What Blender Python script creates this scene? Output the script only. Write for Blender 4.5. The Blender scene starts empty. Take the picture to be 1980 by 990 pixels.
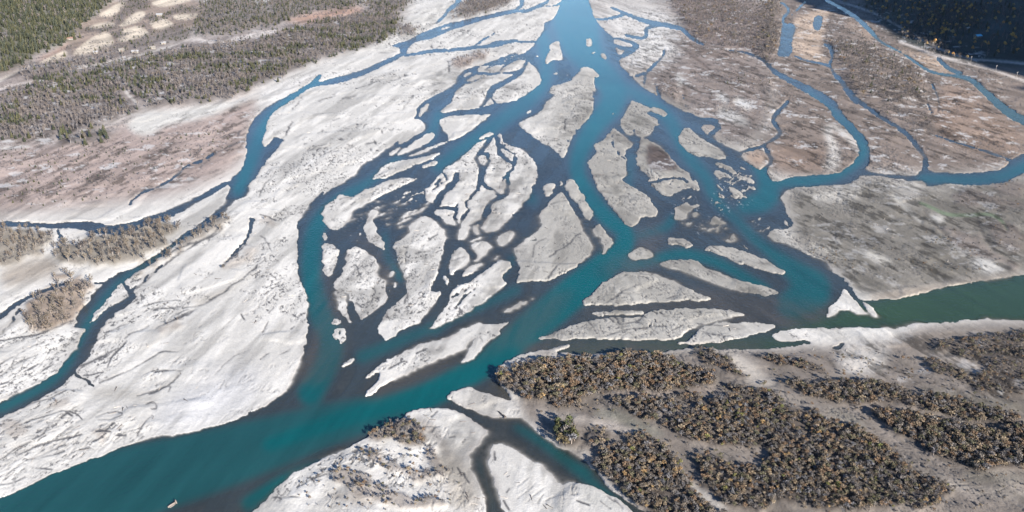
# Aerial view of a braided turquoise river between white silt bars, woods and thickets.
import bpy, math, random
import numpy as np
rng = np.random.default_rng(11); random.seed(11)
scene = bpy.context.scene
COL = scene.collection
TILE = dict(A=(0,0,3),B=(500,0,3),C=(1000,0,3),D=(1480,0,3),E=(0,330,3),F=(500,330,3),G=(1000,330,3),H=(1480,330,3),
         I=(0,660,3),J=(500,660,3),K=(1000,660,3),L=(1480,660,3),
         a=(750,0,6),b=(1000,0,6),c=(750,165,6),d=(1000,165,6),e=(1250,165,6),f=(500,165,6),g=(560,320,6),h=(800,320,6),
         i=(560,480,6),j=(800,480,6),k=(1250,320,6),l=(1440,400,6),O=(0,0,1))
def P(s):
    out=[]; t='O'
    for tok in s.replace('|',' ').split():
        if tok in TILE: t=tok; continue
        v=[float(q) for q in tok.split(',')]
        X,Y,S=TILE[t]
        out.append((X+v[0]/S, Y+v[1]/S)+((v[2],) if len(v)>2 else ()))
    return out
# painter's list of the channel network: W water polygon, L land polygon, w water line (x,y,width), l land line
NET = [
# main braid outline
('W',"b 520,0 500,60 470,150 400,240 310,260 320,330 260,420 210,480 190,530 130,590 0,650 a 1500,590 1300,670 1150,735 1000,780 860,825 815,880 800,930 740,990 "
 "c 640,70 460,160 340,250 330,350 290,380 370,390 420,440 430,500 400,540 290,600 230,650 100,710 180,590 100,660 0,730 f 1450,750 1400,800 1290,880 1300,850 1180,940 1140,990 "
 "g 780,70 640,190 470,290 350,385 430,285 370,310 250,420 190,500 130,580 125,620 90,680 100,800 100,990 i 95,330 160,420 200,520 210,760 215,990 "
 "J 275,0 260,80 220,170 170,270 100,340 0,390 I 1500,395 1350,460 1230,500 1120,525 900,550 800,575 680,630 500,700 330,760 150,840 0,925 O -420,1130 -420,1400 0,1400 300,1150 480,1000 "
 "J 0,950 80,870 130,820 210,760 300,715 400,670 500,625 600,570 700,500 820,450 875,410 940,385 1030,378 1130,400 1240,450 1300,500 1330,510 1310,550 1270,610 1220,660 1240,740 1270,830 1300,900 1320,990 "
 "O 955,1050 970,1200 1010,1200 990,1050 J 1420,990 1390,900 1355,800 1335,700 1350,630 1385,585 K 0,640 80,680 180,740 220,800 265,830 310,810 420,830 540,890 620,940 680,990 "
 "O 1235,1000 1300,1060 1330,1050 K 740,990 640,930 560,870 480,790 430,720 330,660 230,600 130,540 60,470 0,430 J 1400,440 1350,440 1250,410 1150,360 1070,320 1130,290 1220,255 1280,290 1380,320 1450,345 1475,325 1400,260 1360,190 1380,150 1420,120 1500,75 "
 "K 0,80 100,55 200,35 300,12 310,40 200,65 400,70 590,78 650,60 800,65 950,50 1030,35 1240,45 1500,38 L 60,25 90,5 H 60,990 25,960 70,930 130,918 300,910 500,908 720,912 745,925 870,880 950,885 1050,872 1280,858 1500,870 "
 "O 2100,622 2400,640 2400,480 2100,518 H 1500,605 1300,635 1100,665 1000,685 870,730 750,745 600,755 545,740 500,680 390,580 l 1020,740 950,640 840,590 720,540 600,480 480,420 400,415 340,395 260,330 330,240 450,260 520,250 570,200 520,130 470,60 "
 "H 120,220 85,160 110,115 170,95 300,85 430,85 500,65 550,30 620,25 750,45 850,60 910,50 935,95 1000,85 1060,70 1160,85 1250,85 1350,68 1410,65 1450,30 1500,10 O 2150,290 2400,240 2400,200 2150,250 "
 "D 1500,890 1430,920 1400,970 1340,990 H 1200,15 1050,15 940,0 905,5 880,30 800,25 600,10 590,-10 480,-10 450,10 370,25 200,35 100,50 55,65 k 1480,190 1400,110 1385,60 1400,20 e 1370,990 1290,975 1200,920 1130,860 1095,800 1100,775 "
 "1000,740 900,690 820,650 780,600 770,590 810,540 870,500 860,460 820,430 830,400 780,385 720,365 650,385 570,360 500,325 420,300 330,240 230,190 100,110 0,55 b 1400,960 1280,830 1190,770 1180,700 1190,670 1150,600 1130,540 1120,460 1090,410 1000,340 930,270 880,190 855,90 820,0 "
 "O 1128,-40 1120,-110 1098,-110 1092,-40"),
# west channel
('W',"b 500,20 460,55 340,65 200,90 0,125 a 1500,100 1250,150 1150,175 1000,205 830,250 700,270 570,320 400,380 250,460 130,500 20,535 140,550 135,575 160,600 100,640 0,680 B 700,360 620,400 540,425 440,450 330,485 375,432 345,430 300,480 220,530 100,590 20,640 0,660 "
 "A 1450,720 1440,770 1425,830 1435,900 1400,990 E 1330,60 1310,70 1340,90 1320,140 1290,200 1240,240 1290,240 1330,200 1380,160 1440,150 1445,80 1500,10 "
 "f 0,990 70,900 200,750 310,610 270,630 230,610 180,600 150,620 130,680 40,735 35,600 75,550 90,420 160,310 290,230 420,150 590,20 720,0 B 420,490 520,465 620,430 700,390 780,355 830,335 a 100,670 200,640 215,600 230,560 300,490 380,470 520,440 600,400 780,330 900,300 1050,245 1200,205 1380,170 1500,140 b 100,155 200,110 260,80 460,72 505,40"),
('L',"a 600,330 700,300 770,310 690,335 620,350"),
('w',"a 200,640,3 320,625,5 500,590,6 650,585,6 850,570,6 1000,550,6 1150,545,5 1250,510,12 1350,490,8 1500,465,5 b 0,485,3 130,480,3 210,480,3"),
('w',"a 1000,540,3 1100,460,3 1250,380,2"),
('w',"a 560,270,4 650,190,5 700,110,7 780,60,8 830,0,10 O 895,-30,8"),
('w',"b 0,100,5 60,60,6 50,0,8 O 1008,-20,7"),
('w',"b 150,105,4 230,75,5 340,30,5 360,0,5"),
('w',"E 1310,75,6 1250,110,9 1150,165,11 1050,215,13 950,260,14 850,295,15 750,335,18 650,350,20 560,330,18 450,315,14 330,320,10 250,315,8 150,310,9 0,310,9 O -120,432,10 -300,430,10"),
('w',"E 340,345,5 350,390,4"),('w',"E 360,435,3 430,425,3 500,405,3"),
('w',"E 1300,215,14 1240,270,9 1150,330,8 1080,370,8 1000,430,8 920,500,10 830,550,9 760,590,11 700,620,16 640,660,24 570,740,26 520,810,26 480,870,26"),
('w',"E 710,645,5 740,690,8 775,730,14 720,770,12 640,820,16 580,870,20 540,930,22 510,990,28 I 490,40,28 440,110,28 400,170,27 330,230,26 230,290,25 100,350,25 0,405,27 O -150,850,30 -300,900,32"),
('w',"E 440,895,8 520,905,12"),
('w',"E 760,695,3 850,625,3 940,550,3"),
('w',"E 1460,285,10 1455,350,5 1400,440,3 1280,550,2"),
('w',"E -60,890,8 0,850,8 100,770,7 200,720,5 320,670,5 400,650,4"),('w',"E 0,960,3 60,880,4 110,800,4"),('w',"E 550,650,3 620,650,4"),
('w',"E 760,195,4 790,150,3 840,115,3 930,90,3 1010,40,4 1050,5,4 A 1060,970,3 1200,920,4 1240,890,3"),
('w',"I 440,170,5 480,220,8 540,260,4"),('L',"I 390,250 420,235 435,245 410,270"),
# right side creeks
('w',"C 1200,290,2 1320,300,4 1420,340,5 1480,400,6 D 0,360,6 40,410,8 120,455,10 230,510,14 320,560,17 390,610,18 420,670,18 470,720,14 520,770,16 560,820,18 580,880,20 560,940,24 520,990,28 H 470,10,16"),
('w',"D 160,320,3 240,355,4 370,375,4 390,420,6 440,470,8 470,520,12 520,580,14 560,600,6 640,660,7 720,710,7 800,760,7 840,800,8 870,840,8 910,890,9 935,950,9 920,990,10 H 890,30,10"),
('w',"D 370,375,4 390,330,4 380,270,9 345,260,4"),
('W',"D 100,130 170,140 175,170 150,240 155,310 110,330 60,320 80,270 90,190"),('W',"D 280,95 320,85 335,110 310,180 275,170"),
('w',"D 105,140,4 100,100,4 140,70,5 120,30,4 80,10,3"),('w',"D 150,90,2 180,60,3 230,10,3"),
('w',"D 350,0,5 450,50,7 540,110,8 600,170,8 660,240,5 740,280,3 830,330,3 900,385,4 980,425,4 1080,440,5 1170,450,9 1230,490,11 1300,560,11 1370,620,15 1430,670,16 1500,700,18 O 2080,280,22 2300,330,24"),
('w',"D 1000,340,6 1060,400,8 1130,425,8"),('w',"D 930,760,2 1050,810,3 1200,855,3 1330,890,4 1420,930,5"),
('w',"D 960,480,2.5 1010,580,3 990,660,2"),('w',"D 940,600,2.5 960,660,2"),
('w',"D 130,590,5 80,640,7 35,690,8 70,740,8 90,780,9 20,820,6 0,835,5 C 1420,850,7 1300,880,4 e 1100,775,5"),
('w',"C 1440,860,8 1480,930,7 1430,985,9"),('w',"C 850,290,4 845,330,4 790,380,5 740,430,5 735,490,4"),('w',"C 690,440,6 740,420,5"),
('w',"C 800,490,3 830,570,4"),('w',"C 960,550,2 980,620,3"),
('w',"b 1180,660,8 1290,610,10 1400,530,10 1330,490,5 1130,440,4"),('w',"b 1140,530,5 1220,560,8 1330,570,6"),
('w',"b 1240,400,4 1380,440,5 1500,440,6 1490,340,7 C 750,160,6 840,140,8"),('w',"C 1080,260,4 1000,215,8 960,165,8 840,140,8 760,130,8 680,100,7 620,75,5 540,40,3"),
('w',"C 620,85,4 540,105,6 490,115,3 460,110,3"),
('W',"L 370,35 480,5 440,40 400,45"),('W',"L 0,15 110,0 260,0 290,15 200,20 60,30 0,40"),
# islands, top
('L',"b 490,465 500,530 515,600 530,690 480,710 430,690 400,710 370,720 345,760 320,730 330,670 380,580 360,550 400,490"),
('L',"b 800,440 860,445 875,500 850,545 810,550 795,500"),('L',"b 850,610 910,590 900,625 850,625"),('L',"b 970,610 1020,620 1040,660 1040,700 1000,690 960,650"),
('L',"b 210,650 250,630 245,670 220,665"),('L',"b 560,870 610,855 600,875 560,885"),('L',"b 410,845 470,840 480,865 430,870"),('L',"b 1270,830 1300,850 1330,890 1300,880"),
('L',"b 1145,570 1240,610 1215,640"),
('L',"b 160,735 210,780 250,840 285,930 270,990 d 240,10 120,100 0,175 c 1490,185 1350,205 1240,215 1100,262 1000,275 800,295 595,335 650,260 710,220 750,150 780,60 880,5 a 915,945 960,890 1050,845 1035,790 1090,765 1150,765 1300,720 1440,680 b 0,690 60,690 110,705"),
('w',"b 110,720,5 60,810,8 0,870,8 a 1400,930,9 1290,985,10 c 1180,50,10 1160,140,8 1085,245,7"),('w',"c 1250,40,3 1210,110,2.5 1200,160,2.5 1250,210,3"),
('w',"a 1040,855,4 1180,850,3 1350,850,4 1500,835,4 b 60,800,3"),('w',"a 920,960,3 1040,930,3 1120,880,3 1260,855,3"),
('w',"a 1110,830,2.5 1200,760,2.5 1350,730,3 1480,690,5 b 0,690,4"),('w',"a 1290,830,2.5 1350,760,3 1440,720,3"),('w',"a 1150,755,2.5 1280,720,2.5 1400,660,4 1500,650,7"),
('L',"a 870,900 880,860 960,830 985,845 900,890"),
('L',"c 350,360 385,260 460,200 490,200 470,260 440,300 400,340 375,370"),
('L',"c 590,400 640,375 730,350 900,345 1010,335 1090,350 1220,325 1130,390 1000,500 850,600 690,660 690,600 660,530 600,450"),
('L',"c 700,640 600,670 380,760 210,825 340,810 500,740 690,670"),
('L',"c 530,525 535,590 510,650 300,750 130,810 80,820 110,790 220,700 400,590"),('L',"c 80,740 150,710 100,780 40,820 0,825 0,790"),
('L',"c 690,745 520,800 350,840 150,870 0,900 g 1090,5 1000,100 925,175 1050,160 1200,110 1400,20 c 200,975 420,890 540,850 610,790"),
('L',"c 600,880 560,920 480,945 350,960 430,910 520,875"),('L',"c 1040,620 1070,580 1200,535 1250,560 1200,585 1100,610 1040,635"),
# centre island
('L',"c 1270,560 1330,560 1320,620 1360,660 1440,700 1500,720 d 40,720 130,800 210,890 245,990 h 1440,40 1445,80 1400,220 1330,380 1210,510 1130,600 1000,725 930,770 830,778 780,790 740,820 700,800 690,730 655,710 640,760 600,830 590,860 510,860 490,830 520,760 480,700 440,690 360,650 280,580 215,545 260,480 230,440 140,400 110,290 200,220 240,160 330,70 390,10 c 760,910 900,790 1000,690 1120,620 1200,600 1260,600"),
('w',"c 1180,620,8 1120,720,8 1060,790,9 1010,850,7 1060,920,9 1100,985,13 h 790,20,13 790,100,12 775,190,9 740,290,5 660,350,4 610,420,4 590,460,4"),
('w',"c 1160,800,7 1170,900,7 1110,970,9"),('w',"c 1060,790,4 1160,800,4"),
('w',"c 1270,600,7 1280,700,9 1290,800,7 1370,860,6 1440,920,4"),('w',"c 1310,690,5 1400,760,4 1480,820,3 1440,920,3"),
('w',"c 1500,850,3 1440,960,4 h 1160,0,4 1100,100,5 1080,200,6 1085,300,8 1060,350,9 970,390,9 890,440,10 860,500,10 840,580,10 780,650,9 770,720,8 800,790,11"),
('w',"h 800,200,6 850,260,6 940,280,4 970,340,4 1060,350,5"),('w',"h 1090,80,2.5 990,230,2.5 1000,260,2.5"),
('w',"h 590,460,4 650,500,3 590,560,5 540,660,6 500,760,6 490,850,6"),('w',"h 500,460,3 490,580,5 485,700,6"),
('w',"h 500,100,8 470,210,13 380,270,11 290,380,11 250,460,13"),('w',"h 280,490,3 400,490,6 490,520,6"),('w',"h 650,690,5 720,660,6 790,640,9"),('w',"h 670,720,5 670,820,8 620,850,8"),
('w',"h 240,230,2.5 300,130,2.5 280,250,2.5 200,300,3"),('w',"h 330,70,3 380,160,2.5 320,220,2.5"),
('L',"h 960,850 1000,790 1080,755 1160,770 1165,810 1120,880 1060,920 985,945 970,890"),('L',"h 650,910 800,830 810,815 700,855 650,890"),
('L',"h 660,925 720,895 820,865 865,905 935,940 j 850,40 790,100 685,170 745,75 695,30 h 690,980"),
('L',"h 480,985 540,930 600,990 j 640,110 650,170 560,210 440,325 410,290 430,100 480,30"),
('L',"j 560,300 530,345 620,330 740,230 840,160 780,150 640,215"),('L',"j 900,130 960,90 1005,50 980,95 920,140"),
('L',"j 1010,130 1060,150 1140,150 1140,220 1060,280 1040,340 1070,430 980,490 850,600 700,710 460,830 330,890 170,965 250,840 330,740 400,620 440,500 480,430 600,390 700,360 800,270 900,200"),
('w',"j 720,450,2.5 580,580,3.5 450,720,2.5"),('w',"j 460,470,2 560,420,2.5 660,380,3"),('w',"j 430,570,2 540,530,2 640,440,2"),
('L',"h 0,620 110,570 200,605 290,690 380,770 365,850 340,990 j 330,0 320,130 280,220 270,330 210,440 230,520 320,490 270,590 180,720 60,860 0,900 i 1500,850 1250,990 F 810,950 745,985 715,990 690,930 i 1010,930 1080,800 1140,700 1250,610 1370,530 1350,440 1340,330 1280,190 1220,90 1210,0 g 1185,940 1230,880 1390,790 1380,710 1420,650 1500,610"),
('w',"j 270,380,6 215,450,4 225,510,4 300,480,3"),('L',"j 330,330 400,330 390,450 340,400"),('w',"i 1370,30,3 1340,180,3"),
('L',"g 620,330 700,370 770,330 900,270 940,265 1080,190 1200,150 1480,135 1500,150 1300,240 1160,310 1050,350 920,430 800,490 730,525 715,560 700,640 640,680 600,720 540,765 490,750 420,700 390,630 375,560 400,490 470,410 560,350"),
('L',"g 960,500 1000,510 1050,545 970,600 990,700 1040,820 1110,900 1090,985 1020,960 930,890 880,830 855,730 890,650 920,560"),
('L',"g 370,910 430,890 520,910 570,980 i 550,150 500,260 450,340 400,300 385,150 380,0"),('L',"g 380,770 440,780 450,850 380,880"),
('L',"i 680,20 720,0 g 690,970 760,935 850,960 i 850,0 930,70 1000,120 1035,200 1000,300 1020,350 1110,375 1120,470 1145,560 1110,630 850,855 820,790 780,720 720,620 680,560 700,540 650,500 570,490 500,440 520,380 590,280 650,180 650,120"),
('L',"i 500,490 560,495 640,520 665,550 640,600 690,660 670,740 700,820 730,880 640,820 580,720 575,650 530,570"),
('L',"i 500,870 500,820 550,800 585,850 560,880 500,895"),('L',"F 420,950 440,920 500,910 515,960 510,990 J 480,12 460,0"),
('w',"F 465,920,2 465,990,2"),
('L',"i 1140,330 1170,250 1220,260 1190,300 1150,340"),('L',"i 1200,410 1230,390 1240,490 1210,450"),('L',"i 1160,485 1185,490 1175,510"),
('L',"g 790,760 830,770 820,820 790,800"),('L',"g 770,850 800,870 790,880"),('L',"g 665,885 700,890 680,905"),('L',"g 770,560 800,550 790,600"),
('L',"j 1080,700 1180,645 1230,605 1320,620 1250,650 1230,680 1120,725 1060,735 945,790"),('L',"j 1330,600 1440,550 1350,610"),
('L',"J 470,155 490,120 550,90 555,110 500,150"),
('L',"J 605,220 680,160 780,90 900,30 1010,0 j 500,985 640,900 740,875 800,880 1000,870 1130,840 1080,900 1000,960 J 1220,0 1200,40 1100,80 1000,125 850,190 740,250 650,320 595,322 690,240 720,190 700,180 630,215"),
('L',"J 1170,135 1200,75 1250,10 O 925,655 950,635 975,628 965,648 945,662 J 1290,60 1190,130"),
# east-centre islands
('L',"d 860,45 885,130 890,230 870,330 820,400 740,470 660,570 630,640 590,730 560,810 520,855 475,800 440,750 330,680 240,640 200,610 140,570 40,490 10,430 150,370 280,310 320,200 350,170 450,110 400,105 360,85 390,0 b 480,985 620,930 690,850 740,820 730,780 800,770 880,790 920,840 960,890 930,900 890,890 900,980 d 910,90"),
('L',"d 85,340 130,290 180,285 150,320"),('L',"d 1050,375 1090,330 1140,280 1145,290 1100,345"),
('L',"d 1090,505 1130,490 1250,600 1350,675 1320,735 1265,715 1265,990 G 635,0 635,30 600,60 680,90 770,160 825,245 800,270 710,272 690,315 660,330 620,300 550,225 480,130 440,50 425,0 d 850,985 800,895 890,820 920,750 870,705 980,640 1060,560"),
('w',"d 1110,560,2.5 1090,670,2.5 1150,760,2 1240,850,2"),
('L',"d 1310,160 1400,195 1500,240 e 30,250 50,310 0,300 0,340 90,370 130,400 140,440 170,455 90,480 50,560 10,600 d 1430,600 1370,590 1350,480 1330,610 1250,540 1200,480 1185,430 1230,340 1270,270 1310,230"),
('L',"e 40,245 140,260 265,330 205,370 130,330 50,300"),
('L',"d 1420,610 1500,620 e 80,660 220,750 280,830 350,910 430,990 k 400,10 520,120 530,180 560,150 610,210 620,290 560,300 500,250 300,340 290,350 210,360 140,310 55,240 25,205 20,100 d 1390,960 1370,860 1410,720"),
('w',"k 20,205,4 130,175,4 250,150,3 400,150,3 480,190,4"),
('L',"e 435,490 490,490 580,570 700,640 820,710 930,830 920,860 850,860 720,830 600,830 500,790 420,720 370,650 370,580"),
('L',"e 640,460 760,450 800,490 780,520 735,540 725,580 680,550 620,490"),
('L',"e 765,905 850,900 960,925 1020,985 k 1065,95 1020,100 900,45 800,0"),('L',"k 780,50 860,60 970,110 1020,150 920,150 860,130 860,180 830,170 790,110"),
('L',"k 1050,110 1150,130 1255,170 1250,225 1180,200 1060,140"),('L',"k 1060,90 1100,90 1225,120 1220,135 1130,115"),('L',"k 1130,225 1270,260 1260,295 1180,260"),
('L',"k 1060,10 1120,15 1190,60 1120,50"),('L',"k 790,200 830,210 880,270 910,315 870,300 830,250"),('L',"k 880,185 940,175 1035,205 930,200"),
('L',"k 920,255 1000,250 1080,280 1130,340 1190,370 1130,380 1080,330 1070,370 1030,395 990,340 960,280"),('L',"k 830,310 860,320 910,390 850,380 820,350"),
('L',"k 320,465 480,440 480,480 600,450 640,470 560,500 490,530 480,620 390,630 330,640 320,560"),('L',"k 720,690 740,620 790,575 840,620 890,680 800,685"),
('L',"k 870,740 940,690 930,720 890,750"),('L',"k 900,875 990,830 990,800 1030,780 1035,820 1010,890 960,895"),('L',"k 240,860 270,820 340,840 440,850 555,915 490,960 430,930 380,910 240,935"),
('L',"k 660,840 730,820 690,845"),('L',"k 1190,705 1240,665 1230,685 1200,705"),('L',"k 1270,630 1310,590 1330,610 1290,640"),('L',"k 1320,780 1400,710 1460,685 1440,720 1350,775"),('L',"k 1120,880 1150,920 1185,975 1140,960"),
('L',"k 450,375 530,350 540,370 480,385"),('L',"k 400,450 470,420 500,440 420,460"),('L',"k 530,560 590,530 600,560 550,610"),('L',"k 760,470 790,430 795,445 775,475"),('L',"k 810,520 880,500 895,470 900,500 870,530"),
('L',"l 440,160 470,140 500,180 525,240 480,210"),
('L',"G 1060,460 1150,425 1290,455 1400,490 l 120,580 270,610 310,660 490,755 430,785 300,765 150,720 0,660 G 1300,545 1220,505 1150,475"),
('L',"G 800,535 880,515 1040,515 1080,550 1170,590 1300,640 1440,670 1500,690 l 150,900 310,940 400,990 H 80,705 70,715 0,735 G 1420,725 1300,705 1200,670 1080,630 980,590 880,560"),
('L',"G 350,785 440,700 530,620 620,580 780,590 860,620 960,670 1050,710 1140,745 1080,755 920,755 780,765 620,780 500,780"),
('L',"G 630,515 680,440 760,450 790,490 740,515"),('L',"G 415,830 450,815 720,805 740,830 600,835 480,840"),
('L',"G 90,985 180,950 330,890 440,865 560,845 700,850 750,820 860,805 1060,795 1250,812 1340,840 1200,860 1090,880 1010,920 970,955 900,985 760,985 500,975"),
('L',"G 990,985 1040,940 1080,895 1180,875 1330,875 1440,880 1500,885 H 20,880 75,890 30,920 0,935 G 1450,940 1250,985 K 1170,10 950,20 920,10"),
('L',"H 335,845 360,800 430,730 450,675 500,730 560,800 605,840 540,840 480,800 430,820 390,840"),('L',"H 555,760 600,765 650,820 650,845 630,850 590,800"),
('L',"G 0,765 60,750 115,730 90,745 20,785"),
('L',"G 255,120 290,160 340,260 400,370 440,450 410,500 340,560 200,640 100,645 30,635 0,650 j 1160,430 1195,370 1212,270 1205,150 1165,60 1165,0 h 1160,990 1180,930 1320,850 1500,700 G 130,290 125,240 190,180 230,130"),
('L',"G 275,55 310,40 340,70 400,170 440,250 430,280 410,295 370,240 340,180 290,130 275,100"),('L',"G 150,95 170,75 215,70 210,120 170,165 150,140"),('L',"G 240,80 255,45 260,80 245,105"),
('L',"G 435,345 460,310 485,315 540,390 555,440 520,470 485,500 500,430 490,390 450,375"),
]
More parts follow.
